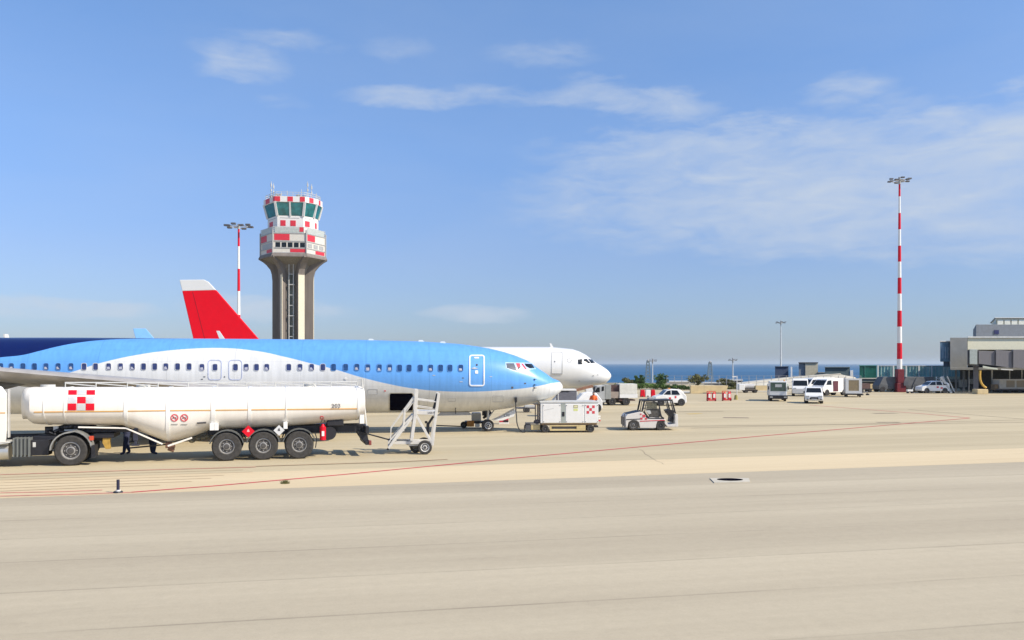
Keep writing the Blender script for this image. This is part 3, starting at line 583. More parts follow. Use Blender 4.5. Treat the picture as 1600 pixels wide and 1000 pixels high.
hl = [FB.uz(*q, -.17) for q in ((300.5, 456), (319.5, 530), (320.3, 530), (301.3, 456))]
MB().prism(hl, -.168, -.155).build('rudder_hinge', mat('hinge_red', (.25, .0, .01), .6), f_)
# third airliner: only its wing tip shows over the blue fuselage
FC = Frame(-70, 92, R(94)); tC = thing('airliner', 'airliner mostly out of view, its white winglet over the navy fuselage top', 'airplane', (-70, 92, 0), R(94))
stC = [(-22, 5.5, 3.2, .5), (-14, 5.6, 1.4, 1.8), (0, 5.6, 1.4, 1.95), (10, 5.6, 1.4, 1.95), (13, 4.9, 1.6, 1.5), (15, 3.6, 2.4, .4)]
Body(FC, stC).mesh(list(np.linspace(-22, 15, 40)), 32).build('fuselage', JET, tC, smooth=True)
for sy in (-1, 1):
    w = wing(tC, 4, -3, -5, -7, sy, 2.1, 3.4, 1.8, 17, .5, .16, LGREY)
wt = P(22, 520, 86 + 0) ; tipw = tuple(XF[tC.name] @ Vector((-6, -17, 3.5)))
Yt = tipw[1]; xs = tipw[0]
MB().prism([(-7.2, 6.9), (-6.5, 6.9), (-4.8, 3.4), (-6.8, 3.4)], -17.1, -16.96).build('winglet', JET, tC)
print('third tip px', CX + F * xs / Yt, 'top y', HY - (6.9 - H) * F / Yt)

# ------------------------------------------------------------------ fuel tanker
YT = R(16); g0 = G(110, 728); FT = Frame(g0.x, g0.y, YT)
tT = thing('fuel_tanker', 'long white fuel tanker truck with orange stripe and red checker emblem', 'fuel truck', (g0.x, g0.y, 0), YT)
top = [FT.uz(*p, 1.25) for p in ((37, 614), (38, 609), (42, 606), (52, 604.6), (190, 604.6), (330, 604.3), (440, 603.8), (560, 603), (565, 604))]
bot = [FT.uz(*p, .55) for p in ((42, 656), (44, 660), (50, 663.5), (60, 664.6), (190, 666), (262, 693), (300, 683.5), (328, 673), (444, 668), (552, 658), (566, 656))]
umin = top[0][0] + .0; umax = FT.uz(566, 630, 1.25)[0]
sts = []
for u in sorted(set([umin + .001, umin + .08, umin + .2, umin + .38] + [a for a, _ in top] + [a for a, _ in bot] + list(np.linspace(umin + .5, umax, 50)))):
    if u < umin or u > umax: continue
    w = 1.22 * min(1, (max(u - umin, 0) / .5)) ** .35 if u < umin + .5 else 1.22
    sts.append((u, float(np.interp(u, [a for a, _ in top], [b for _, b in top])), float(np.interp(u, [a for a, _ in bot], [b for _, b in bot])), max(w, .3)))
BT = Body(FT, sts, e=2.5, cv=1.25)
tank = BT.mesh([s_[0] for s_ in sts], 56).build('tank', CREAM, tT, smooth=True)
def hoop(px, wpx, g=.018):
    u = BT.hit(px, 630).x; w = wpx / 41
    MB().loft([BT.ring(u - w / 2, 56, -.01), BT.ring(u - w / 2, 56, g), BT.ring(u + w / 2, 56, g), BT.ring(u + w / 2, 56, -.01)]).build('tank_band', WHITE, tank, smooth=True)
for px, w in ((68, 1.6), (100, 1.2), (196, 5), (262, 5), (333, 6), (390, 5), (447, 1.5), (560, 3)): hoop(px, w)
for x0, x1 in ((53, 193), (200, 259), (266, 329), (337, 387), (393, 558)):
    BT.strip([(x, 643.8 - (x - 52) * .0104) for x in np.linspace(x0, x1, max(2, int((x1 - x0) / 10)))], 1.5, 'stripe', mat('amber_stripe', (.66, .36, .10), .5, var=.05), tank, off=.014)
sq = [(107, 609.4, 0), (121.5, 609.4, 2), (135.5, 609.4, 0), (106.3, 619.6, 2), (120.8, 619.6, 0), (134.8, 619.6, 2), (106, 630, 0), (120.5, 630, 2), (134.3, 630, 0)]
LGW = mat('emblem_grey', (.55, .55, .55), .5)
for x, y, c in sq: BT.decal([(x, y + .6), (x + 13.2, y + .6), (x + 13, y + 11 - (y < 610) * 3.4), (x - .2, y + 11 - (y < 610) * 3.4)], 'emblem_square', RED if c == 0 else LGW, tank, off=.016)
for cx in (272.8, 288):
    BT.strip([(cx + 5.5 * math.cos(k * R(24)), 652.6 + 5.2 * math.sin(k * R(24))) for k in range(15)], 1.2, 'warning_sign', FADERED, tank, off=.02, closed=True)
    BT.strip([(cx - 3.4, 649), (cx + 3.6, 656)], 1.0, 'warning_bar', FADERED, tank, off=.022)
    BT.strip([(cx - 3, 653.5), (cx + 1, 652), (cx + 3, 653.5)], 1.0, 'warning_pictogram', DGREY, tank, off=.02)
    BT.strip([(cx - 5, 662.5), (cx + 5, 662.5)], .7, 'notice_text', GREYP, tank, off=.02); 
BT.strip([(308, 661), (322, 660)], 2.2, 'nameplate', DGREY, tank, off=.02)
BT.strip(rrect(500.5, 505, 650.5, 654.5, .8, 1), .9, 'small_marking', FADERED, tank, off=.02, closed=True)
p = BT.hit(525, 634.5, .02); text('203', .25, (p.x, p.y - .012, p.z), (R(84), 0, 0), DGREY, tank)
# roof rails (folded)
def tp(px, y, v=1.25): return FT.p(px, y, v)
rail = MB(); posts = [102, 150, 199, 247, 294, 340, 385, 430, 474, 517, 558]
ztop = lambda px: BT.sec(tp(px, 604)[0])[0] + BT.sec(tp(px, 604)[0])[1]
for v in (.95, 1.75):
    for i, px in enumerate(posts):
        u = tp(px, 604, v).x; z = ztop(px) - .03
        rail.cyl((u, v, z), (u, v, z + .21), .022, n=6)
        if i + 1 < len(posts):
            u2 = tp(posts[i + 1], 604, v).x; rail.cyl((u, v, z + .20), (u2, v, ztop(posts[i + 1]) + .17), .018, n=6).cyl((u, v, z + .17), (u2, v, ztop(posts[i + 1]) + .03), .013, n=6)
rail.build('roof_rail', LGREY, tT, smooth=True)
mh = MB()
for px in (75, 224, 484):
    u = tp(px, 604).x; mh.cyl((u, 1.25, ztop(px) - .05), (u, 1.25, ztop(px) + .09), .26, n=18)
mh.build('manhole_lid', LGREY, tank, smooth=True)
# rear ladder frame
lad = MB()
for v in (.5, 1.1):
    a_ = tp(565, 592, v); b_ = tp(573.5, 673, v); lad.cyl(a_, b_, .035, n=8); lad.cyl(tp(557, 593, v), a_, .02, n=6).cyl(tp(568, 605, v), tp(568, 592, v), .02, n=6)
for k in range(8):
    t_ = (k + .5) / 8; a_ = tp(565, 592, .5).lerp(tp(573.5, 673, .5), t_); b_ = tp(565, 592, 1.1).lerp(tp(573.5, 673, 1.1), t_); lad.cyl(a_, b_, .02, n=6)
lad.build('rear_ladder', LGREY, tT, smooth=True)
MB().box(*sorted((tp(558, 630).x, tp(565, 630).x)), .2, .5, 1.35, 1.75).build('valve_cover', WHITE, tT, bevel=.02)
# chassis
u0 = tp(322, 675, 0).x; u1 = tp(575, 675, .3).x
ch = MB()
for v in (.75, 1.65): ch.box(tp(70, 670, v).x, tp(205, 670, v).x, v, v + .1, 1.18, 1.38); ch.box(u0, u1, v, v + .1, .98, 1.28)
ch.box(u1 - .12, u1 + .02, .1, 2.4, .95, 1.25)
for x in np.linspace(u0, u1 - .3, 7): ch.box(x, x + .1, .75, 1.75, 1.02, 1.2)
ch.build('chassis', BLACK, tT, bevel=.01)
bump = MB()
for v in (.45, 1.95): bump.prism([(u1 - .42, 1.0), (u1 - .02, 1.0), (u1 + .06, .5), (u1 - .1, .5)], v, v + .1)
bump.box(u1 - .12, u1 + .1, .1, 2.4, .48, .62); bump.build('rear_bumper', BLACK, tT, bevel=.01)
MB().box(u1 + .01, u1 + .12, .06, .3, .47, .66).build('tail_light', mat('dull_lamp_red', (.22, .05, .04), .4), tT, bevel=.02)
MB().box(tp(528, 665).x - .5, tp(553, 665).x - .5, .35, .9, 1.28, 1.50).build('rear_toolbox', BLACK, tT, bevel=.02)
x = tp(489, 690, .1).x
for px, yb in ((354.5, 719.6), (411.5, 718), (467.5, 716.6)):
    c = FT.uz(px, 690, .15)[0]
    for v in (.17, 2.33): wheel(tT, (c, v, .565), .575, .34, .52)
    R0 = .63
    for v in (0, 2.15):
        mg = MB(); rings = []
        for k in range(11):
            a_ = R(12 + k * 15.6); rings.append([(c - R0 * math.cos(a_), v - .02, .56 + R0 * math.sin(a_)), (c - R0 * math.cos(a_), v + .37, .56 + R0 * math.sin(a_)), (c - (R0 + .04) * math.cos(a_), v + .37, .56 + (R0 + .04) * math.sin(a_)), (c - (R0 + .04) * math.cos(a_), v - .02, .56 + (R0 + .04) * math.sin(a_))])
        mg.loft(rings).build('mudguard', mat('mudguard_plastic', (.10, .105, .10), .5, var=.2), tT, smooth=True)
    MB().cyl((c, .3, .545), (c, 2.2, .545), .08, n=10).build('axle', BLACK, tT)
for px, py, hs, m_, gl in ((388, 674, 9.6, RED, 0), (436, 672.4, 8.6, mat('placard_white', (.62, .63, .62), .5), 1)):
    c = FT.p(px, py, -.04); k = hs / 40
    pl = MB().prism([(c.x - k, c.z), (c.x, c.z - k), (c.x + k, c.z), (c.x, c.z + k)], c.y - .01, c.y + .01).build('hazard_placard', m_, tT)
    MB().prism([(c.x - .05, c.z - .02), (c.x + .05, c.z - .02), (c.x + .03, c.z + .06), (c.x, c.z + .1), (c.x - .04, c.z + .05)], c.y - .018, c.y - .009).build('placard_symbol', mat('symbol_pink', (.8, .4, .4), .5) if not gl else DGREY, pl)
for px in (331, 338, 446):
    c = FT.p(px, 670, .05); MB().box(c.x - .08, c.x + .08, .02, .3, 1.22, 1.5).build('side_bracket', WHITE, tT, bevel=.01)
c = FT.uz(504.5, 690, .1)[0]
ex = MB().lathe([(.02, .0)], (0, 0, 0), 3)
ex = MB().cyl((c, .12, .73), (c, .12, 1.27), .125, n=18).cyl((c, .12, 1.27), (c, .12, 1.38), .09, .04, n=14).build('fire_extinguisher', RED, tT, smooth=True)
MB().tube([(c - .1, .1, 1.3), (c - .06, .1, 1.52), (c + .05, .1, 1.56), (c + .12, .1, 1.3)], .015).build('hose', BLACK, ex)
MB().box(c - .05, c + .05, -.015, -.004, .9, 1.1).build('extinguisher_label', WHITE, ex)
MB().lathe([(.03, .32), (.26, .32), (.28, .4), (.26, .5), (.03, .5)], (c + .28, 0, .98), 20).build('hose_reel', BLACK, tT, smooth=True)
pc = [tp(x_, y_, .2) for x_, y_ in ((498, 668), (498, 712))]
MB().tube([(FT.uz(492, 690, .1)[0], .1, 1.05), (FT.uz(495, 690, .1)[0], .1, .8), (FT.uz(493, 700, .1)[0], .1, .42)], .02).build('drain_pipe', BLACK, tT)
# lower tank edge beam, landing legs, hitch gear
for v in (.35, 2.15): MB().bar(FT.p(122, 667.5, v), FT.p(197, 669, v), .05, .06).bar(FT.p(197, 669, v), FT.p(254, 694, v), .05, .06).bar(FT.p(262, 697, v), FT.p(300, 684, v), .05, .07).build('tank_skirt', CREAM, tT, bevel=.01)
legs = mat('navy_leg_steel', (.03, .032, .05), .5, var=.3)
for v in (.4, 2.0):
    c = FT.uz(212, 690, v)[0] - (0 if v < 1 else .1)
    MB().box(c - .09, c + .09, v - .06, v + .08, .86, 1.33).box(c - .05, c + .05, v - .04, v + .05, .72, .9).box(c - .14, c + .14, v - .1, v + .1, .66, .72).build('landing_leg', legs, tT, bevel=.015)
MB().tube([FT.p(203, 700, .9), FT.p(240, 696.5, .9), FT.p(262, 694, .9)], .03).build('leg_crossbar', BLACK, tT)
c = FT.p(264, 699, .7)
MB().box(c.x - .12, c.x + .1, .6, .9, c.z - .02, c.z + .2).cyl((c.x - .02, .6, c.z - .03), (c.x + .2, .6, c.z - .12), .08, n=10).cyl((c.x + .12, .5, c.z + .02), (c.x + .12, .9, c.z + .02), .1, n=10).build('drain_valve', mat('rusty_valve', (.22, .11, .07), .7, var=.4), tT, bevel=.01)
vs = MB()
for px, y in ((310, 686), (318, 684), (324, 682), (300, 689)):
    c = FT.p(px, y, .8); vs.ico(c, .1, (1.3, 1, .8)).cyl(c, c + Vector((.2, 0, .1)), .04, n=8)
vs.build('pipe_fittings', mat('greasy_fittings', (.16, .14, .09), .6, var=.5, scale=9), tT, smooth=True)
c = FT.uz(167, 697, .6)[0]
MB().prism([(c - .14, 1.0), (c + .13, 1.0), (c + .1, .78), (c + .12, .55), (c - .04, .55), (c - .15, .78)], .55, .8).build('wheel_chock', mat('chock_yellow', (.42, .26, .05), .6, var=.35, scale=5), tT, bevel=.01)
MB().box(FT.uz(146, 690, .5)[0], FT.uz(178, 690, .5)[0], .5, 1.9, .98, 1.16).build('tail_crossmember', BLACK, tT, bevel=.01)
# tractor
c = 0.0
cm = MB()
for v in (.8, 1.6): cm.box(-9, 1.1, v, v + .1, .85, 1.12)
cm.box(-1.4, .7, .55, 1.95, .95, 1.1).build('tractor_chassis', BLACK, tT, bevel=.01)
for v in (.17, 2.33): wheel(tT, (0, v, .565), .58, .34, .58)
for v in (.52, 1.98): wheel(tT, (0, v, .545), .56, .30, .55)
R0 = .66
for v in (0, 2.0):
    mgm = MB(); rings = []
    for k in range(13):
        a_ = R(2 + k * 14.2); rr_ = R0 + (.05 if k > 6 else 0); rings.append([(-rr_ * math.cos(a_), v - .03, .58 + rr_ * math.sin(a_)), (-rr_ * math.cos(a_), v + .5, .58 + rr_ * math.sin(a_)), (-(rr_ + .05) * math.cos(a_), v + .5, .58 + (rr_ + .05) * math.sin(a_)), (-(rr_ + .05) * math.cos(a_), v - .03, .58 + (rr_ + .05) * math.sin(a_))])
    mgm.loft(rings).build('tractor_mudguard', mat('silver_mudguard', (.33, .33, .31), .35, .4, var=.3), tT, smooth=True)
MB().box(.72, .85, -.05, .5, .3, .75).build('mud_flap', BLACK, tT)
c = FT.p(142, 685, 0); MB().box(c.x - .07, c.x + .07, -.02, .2, c.z - .08, c.z + .08).build('tail_lamp', mat('lamp_orange_red', (.55, .07, .03), .35), tT, bevel=.015)
fw = MB().prism([(-.9, 1.2), (-1.0, 1.28), (-.6, 1.45), (.15, 1.5), (.55, 1.42), (.6, 1.25), (.2, 1.12)], .75, 1.8)
for k in range(9):
    x_ = -.85 + k * .17; z_ = 1.2 + rnd.uniform(0, .22); fw.cyl((x_, .55, z_), (x_ + rnd.uniform(-.05, .25), .6, z_ + rnd.uniform(-.1, .1)), rnd.uniform(.03, .07), n=8)
fw.build('fifth_wheel', BLACK, tT, bevel=.01)
MB().box(-.72, -.55, .6, .72, 1.3, 1.46).box(-.35, .1, .6, .7, 1.27, 1.33).build('coupling_plates', LGREY, tT, bevel=.01)
bb = MB()
xa, xb = FT.uz(21, 695, .1)[0], FT.uz(45, 695, .1)[0]
bb.box(xa, xb, .12, .7, .42, 1.05)
bb.build('battery_box', mat('battery_box_grey', (.075, .08, .075), .5, var=.25), tT, bevel=.02)
bs = MB()
for k in range(5):
    x_ = xa + (xb - xa) * k / 4; bs.box(x_ - .02, x_ + .02, .085, .72, .38, 1.08)
bs.build('battery_straps', mat('strap_steel', (.16, .17, .16), .5), tT)
xc, xd = FT.uz(46, 695, .2)[0], FT.uz(78, 695, .2)[0]
MB().box(xc, xd - .05, .25, .8, .40, .98).build('side_toolbox', BLACK, tT, bevel=.02)
MB().box(xc + .1, xc + .2, .235, .25, .72, .9).build('toolbox_reflector', LGREY, tT)
xe, xf = FT.uz(-60, 705, .1)[0], FT.uz(12, 705, .1)[0]
MB().cyl((xe, .42, .55), (xf, .42, .55), .3, n=24).build('diesel_tank', ALU, tT, smooth=True)
ar = MB(); 
for k in range(3): ar.cyl((xf + .0, .25 + k * .2, .9), (xf - .5, .25 + k * .2, .9), .09, n=12)
ar.build('air_cylinder', GREYP, tT, smooth=True)
# cab
k0, k1 = -5.1, FT.uz(10.0, 640, .0)[0]
cbm = MB().prism([(k0, .75), (k1, 1.0), (k1 + .02, 1.4), (k1 + .02, 2.75), (k1 - .15, 3.02), (k0 + .9, 3.1), (k0 + .35, 2.9), (k0 + .02, 1.9), (k0 - .05, .9)], 0, 2.45)
cbm.v = [(x_ - .85 if y_ > 2 and x_ > k1 - .5 else x_, y_, z_) for x_, y_, z_ in cbm.v]
cb = cbm.build('cab', WHITE, tT, bevel=.07)
MB().prism([(k0 + .55, 1.75), (k0 + 1.5, 1.75), (k0 + 1.5, 2.5), (k0 + .75, 2.5)], -.012, .0).build('side_window', GLASS, cb)
MB().prism([(k0 + 1.6, .9), (k1 - .02, .95), (k1 - .02, 1.0), (k1 - .02, 2.6), (k0 + 1.6, 2.6)], -.012, -.004).build('side_panel', CREAM, cb)
MB().box(k0 + 1.6, k1 - .03, -.02, -.012, 2.01, 2.05).build('cab_stripe', MATS['amber_stripe'], cb)
MB().box(k1 + .02, k1 + .07, .03, .25, 1.1, 2.9).build('rear_fairing', mat('fairing_grey', (.50, .49, .46), .5), cb, bevel=.03)
MB().prism([(k1 - 1.2, .98), (k1 - .02, .98), (k1 + .1, .92), (k1 - .2, .88), (k1 - 1.2, .88)], .0, .5).build('cab_step', LGREY, cb)
wheel(tT, (k0 + 1.2, .17, .545), .56, .34, .55); wheel(tT, (k0 + 1.2, 2.3, .545), .56, .34, .55)

# ------------------------------------------------------------------ access stairs behind the tanker
g0 = G(663, 709.5); FS = Frame(g0.x, g0.y, R(8))
tS = thing('mobile_stairs', 'white wheeled maintenance stairs with tow bar beside the open cargo hold', 'mobile stairs', (g0.x, g0.y, 0), R(8))
def z3(x, y, v=0.0): return FS.p(480 + x / 7.14, 580 + y / 7.14, v)
OFFW = mat('offwhite_steel', (.62, .60, .55), .5, var=.08)
wid = 1.15
for v in (0, wid):
    k = (lambda x, y: z3(x, y, 0) + Vector((0, v, 0)))
    s = MB().bar(k(905, 862), k(1075, 610), .09, .10).bar(k(1075, 610), k(1090, 430), .08, .08).bar(k(905, 862), k(1210, 470), .07, .09)
    s.bar(k(1085, 440), k(1195, 290), .05, .05).bar(k(1105, 450), k(1200, 320), .04, .04)
    s.build('stringer', OFFW, tS, bevel=.008)
    s = MB().bar(k(1220, 205), k(1205, 490), .14, .14).bar(k(1205, 490), k(1165, 775), .13, .13).bar(k(1468, 245), k(1432, 520), .12, .12).bar(k(1432, 520), k(1395, 830), .11, .11)
    s.bar(k(1215, 490), k(1390, 800), .10, .10).bar(k(1180, 490), k(1075, 600), .07, .07).bar(k(1150, 520), k(900, 800), .05, .05)
    s.build('frame_leg', OFFW, tS, bevel=.008)
    MB().bar(k(1220, 315), k(1465, 345), .05, .05).bar(k(1220, 395), k(1455, 430), .03, .03).build('handrail', OFFW, tS)
    MB().bar(k(935, 640), k(930, 770), .04, .04).bar(k(935, 640), k(1080, 440), .035, .035).build('stair_handrail', OFFW, tS)
def q3(x, y, v): return z3(x, y, 0) + Vector((0, v, 0))
MB().prism([(q3(1200, 450, 0).x, q3(0, 450, 0).z), (q3(1450, 460, 0).x, q3(0, 460, 0).z), (q3(1440, 535, 0).x, q3(0, 535, 0).z), (q3(1400, 505, 0).x, q3(0, 500, 0).z), (q3(1200, 490, 0).x, q3(0, 490, 0).z)], -.03, wid + .03).build('platform', OFFW, tS, bevel=.01)
p = q3(1385, 463, -.035); text('UGS-M', .1, (p.x, p.y - .004, p.z), (R(90), 0, 0), DGREY, tS)
for i in range(7):
    t_ = (i + .5) / 7; a_ = q3(905, 862, .04).lerp(q3(1210, 470, .04), t_)
    MB().box(a_.x - .1, a_.x + .1, .04, wid - .04, a_.z - .02, a_.z + .02).build('tread', LGREY, tS)
p0 = q3(1455, 250, .1); p1 = q3(1410, 430, .1); MB().bar(p0, p1, .16, .1).build('rubber_bumper', BLACK, tS, bevel=.02)
MB().bar(q3(1410, 510, .3), q3(1350, 600, .3), .1).bar(q3(1350, 590, .3), q3(1350, 710, .3), .13).box(q3(1315, 0, 0).x, q3(1345, 0, 0).x, .2, .4, q3(0, 600, 0).z, q3(0, 575, 0).z).build('hydraulic_ram', BLACK, tS, bevel=.01)
MB().bar(q3(900, 800, .1), q3(1390, 800, .1), .1, .12).bar(q3(900, 800, wid - .1), q3(1390, 800, wid - .1), .1, .12).box(q3(1130, 0, 0).x, q3(1260, 0, 0).x, .1, wid - .1, .34, .50).build('base_frame', OFFW, tS, bevel=.01)
MB().bar(q3(905, 860, .05), q3(895, 880, .05), .08).build('foot_pad', BLACK, tS)
wc = q3(1312, 855, 0)
for v in (-.12, wid + .12): wheel(tS, (wc.x, v, .30), .30, .18, .62, rim=WHITE)
wc = q3(1215, 850, 0); wheel(tS, (wc.x, .5, .26), .25, .2, .5)
MB().tube([q3(668, 712, .6), q3(900, 775, .6), q3(1000, 800, .6), q3(1170, 838, .6)], .03).build('tow_bar', BLACK, tS)
ml = MB()
for x_, y_ in ((985, 795), (1025, 805), (1125, 800), (1155, 850)): ml.ico(q3(x_, y_, .5), .06)
ml.build('tow_coupling', BLACK, tS)

# ------------------------------------------------------------------ service cart beside the nose wheel
g0 = G(735, 671.5); FN = Frame(g0.x, g0.y + .9, R(4)); tN = thing('service_cart', 'small low cart with white tank and orange base left of nose wheel', 'cart', (g0.x, g0.y + .9, 0), R(4))
def z4(x, y, v=0.0): return FN.p(700 + x / 9.09, 580 + y / 9.09, v)
a_, b_ = z4(335, 590), z4(470, 710)
MB().box(a_.x, b_.x, 0, .6, b_.z, a_.z).build('tank', LGREY, tN, bevel=.06)
a_, b_ = z4(215, 730), z4(620, 820)
MB().box(a_.x + .1, b_.x - .1, -.1, .8, .30, .42).build('deck', BLACK, tN, bevel=.01)
a_, b_ = z4(270, 745), z4(370, 835); MB().box(a_.x, b_.x, -.13, .3, .12, .46).build('orange_box', ORANGE, tN, bevel=.02)
a_, b_ = z4(385, 800), z4(450, 840); MB().box(a_.x, b_.x, -.12, .2, .1, .28).build('white_box', WHITE, tN, bevel=.02)
a_ = z4(500, 640); MB().box(a_.x - .05, a_.x + .35, .1, .5, .75, 1.1).cyl((a_.x, .2, .6), (a_.x + .5, .2, .95), .08, n=10).build('pump', BLACK, tN, bevel=.03)
for x_ in (225, 560): wheel(tN, (z4(x_, 800).x, .3, .2), .2, .16, .5, n=18)
b2 = MB()
for dy in (0, .25): b2.bar(z4(220, 785, dy), z4(-160, 770, dy), .06, .06)
b2.bar(z4(-160, 770, 0), z4(-160, 770, .25), .06).build('tow_bar', BLACK, tN)

g0 = G(787, 662.5); t = thing('equipment_box', 'small red and white equipment box on the apron behind the nose wheel', 'box', tuple(g0))
MB().box(-.28, .3, -.2, .25, .12, .52).build('body', FADERED, t, bevel=.02); MB().box(-.3, .32, -.22, .27, .0, .12).build('base', WHITE, t, bevel=.01); MB().box(.0, .3, -.225, -.2, .14, .26).build('vent', BLACK, t)

# ------------------------------------------------------------------ ground power unit
g0 = G(850, 676.2); FGp = Frame(g0.x, g0.y, R(3)); tG = thing('ground_power_unit', 'white ground power unit trailer with red checker emblem under the blue nose', 'power unit', tuple(g0), R(3))
def z5(x, y, v=0.0): return FGp.p(820 + x / 10, 590 + y / 10, v)
a_, b_ = z5(245, 400), z5(1150, 712)
MB().box(a_.x, b_.x, 0, 1.7, b_.z, a_.z).build('housing', mat('power_unit_white', (.78, .77, .73), .4, var=.03), tG, bevel=.03)
MB().box(a_.x - .02, b_.x + .02, -.02, 1.72, z5(0, 400).z + .002, z5(0, 376).z).build('roof_lid', LGREY, tG, bevel=.01)
for x0, x1 in ((283, 560), (642, 920), (936, 1146)):
    p0, p1 = z5(x0, 418), z5(x1, 705); d = MB().box(p0.x, p1.x, -.018, .0, p1.z, p0.z).build('door_panel', WHITE, tG, bevel=.006)
    for xx in (p0.x + .04, p1.x - .04):
        for zz in (p0.z - .06, p1.z + .06): MB().cyl((xx, -.018, zz), (xx, -.04, zz), .02, n=8).build('latch', BLACK, d)
p0, p1 = z5(566, 405), z5(634, 708); g_ = MB().box(p0.x, p1.x, -.012, .0, p1.z, p0.z).build('control_panel', mat('sage_grey', (.36, .39, .35), .5), tG)
p0, p1 = z5(583, 535), z5(620, 605); MB().box(p0.x, p1.x, -.03, -.012, p1.z, p0.z).build('gauge', BLACK, g_)
p0, p1 = z5(760, 430), z5(828, 476); MB().box(p0.x, p1.x, -.024, -.018, p1.z, p0.z).build('notice', mat('notice_olive', (.30, .28, .12), .6), tG)
p0, p1 = z5(768, 438), z5(820, 468); MB().box(p0.x, p1.x, -.028, -.024, p1.z, p0.z).build('notice_inset', mat('notice_cream', (.7, .66, .4), .6), tG)
p0, p1 = z5(760, 486), z5(828, 520); MB().box(p0.x, p1.x, -.024, -.018, p1.z, p0.z).build('notice', mat('notice_lime', (.62, .66, .25), .6), tG)
for cx, cy in ((985, 455), (1072, 455), (1028, 498), (985, 542), (1072, 542)):
    p0, p1 = z5(cx - 20, cy - 21), z5(cx + 20, cy + 21); MB().box(p0.x, p1.x, -.024, -.018, p1.z, p0.z).build('emblem_square', FADERED, tG)
p0, p1 = z5(300, 485), z5(450, 515); MB().add([(p0.x, -.021, p1.z), (p1.x, -.021, p0.z), (p1.x, -.021, p0.z + .03), (p0.x, -.021, p1.z + .02)], [(0, 1, 2, 3)]).build('maker_mark', LGREY, tG)
p0, p1 = z5(270, 712), z5(1130, 745)
MB().box(p0.x, p1.x, .1, 1.6, p1.z, p0.z).build('underframe', BROWN, tG)
p0, p1 = z5(390, 745), z5(950, 830)
f_ = MB().box(p0.x, p1.x, .02, .1, p0.z - .07, p0.z).box(p0.x, p1.x, .02, .1, p1.z, p1.z + .1).box(p1.x - .5, p1.x, .02, .1, p1.z + .1, p0.z - .07).box(p0.x, p0.x + .1, .02, .1, p1.z + .1, p0.z - .07)
f_.build('side_rail', mat('cream_yellow', (.60, .48, .24), .5), tG, bevel=.01)
MB().box(p0.x + .1, p1.x - .5, .1, .3, p1.z + .05, p0.z - .03).build('fuel_tray', DGREY, tG)
for x_ in (320, 1030):
    for v in (.12, 1.55): wheel(tG, (z5(x_, 800).x, v, .21), .215, .18, .5, rim=DGREY, n=20)
p0, p1 = z5(100, 720), z5(245, 820)
MB().box(p0.x, p1.x, .2, .6, p1.z, p0.z - .08).build('drawbar', mat('cream_yellow', (.60, .48, .24)), tG, bevel=.02)
p0, p1 = z5(15, 725), z5(95, 810); MB().box(p0.x, p1.x, .2, .6, p1.z, p0.z).box(p0.x, z5(240, 0).x, .15, .65, p0.z, p0.z + .05).build('cable_box', DGREY, tG, bevel=.02)
pp = MB()
for x_ in (165, 200, 225): pp.cyl(z5(x_, 710, .4), z5(x_, 410, .4), .03, n=8)
pp.ico(z5(190, 690, .4), .14, (1.4, 1, 1)).box(z5(150, 0).x, z5(245, 0).x, .3, .6, z5(0, 430).z, z5(0, 415).z).build('cable_mast', mat('brown_grey_steel', (.14, .11, .10), .6), tG)
MB().box(z5(1110, 0).x, z5(1170, 0).x, .5, .9, z5(0, 790).z, z5(0, 765).z).build('rear_hitch', BLACK, tG)
for y_, m_ in ((605, WHITE), (640, WHITE), (672, FADERED)):
    c = z5(1168, y_, .2); MB().box(c.x - .06, c.x + .04, .1, .3, c.z - .035, c.z + .035).build('tail_lamp', m_, tG, bevel=.01)
# cable from the nose receptacle
pc = BA.hit(806, 623); pw = XF[tA.name] @ pc
pts = [(805.5, 622), (805.7, 630), (806, 640), (807, 650), (808, 662), (811, 670), (815.5, 674.6)]
cab = [P(x, y, pw.y - .08 + (g0.y - .1 - pw.y) * i / 6) for i, (x, y) in enumerate(pts)]
c5 = [XF[tG.name] @ Vector((z5(x_, y_, .1).x, .1, max(.03, z5(x_, y_, .1).z))) for x_, y_ in ((-30, 855), (5, 850), (-5, 800), (-2, 750), (20, 735))]
cw_ = thing('power_cable', 'black cable hanging from the blue nose to the white power unit', 'cable', tuple(G(815, 676)))
allp = cab + c5; 
for q in allp: q.z = max(q.z, .035)
sm = []
for i in range(len(allp) - 1):
    for k in range(4):
        t_ = k / 4; p_1 = allp[max(i - 1, 0)]; p0_ = allp[i]; p1_ = allp[i + 1]; p2_ = allp[min(i + 2, len(allp) - 1)]
        sm.append(.5 * ((2 * p0_) + (p1_ - p_1) * t_ + (2 * p_1 - 5 * p0_ + 4 * p1_ - p2_) * t_ ** 2 + (3 * p0_ - p_1 - 3 * p1_ + p2_) * t_ ** 3))
sm.append(allp[-1])
MB().tube(sm, .03).build('cord', BLACK, cw_, world=True, smooth=True)
MB().box(pw.x - .07, pw.x + .07, pw.y - .2, pw.y + .05, pw.z - .2, pw.z + .08).build('plug', BLACK, cw_, world=True, bevel=.02)

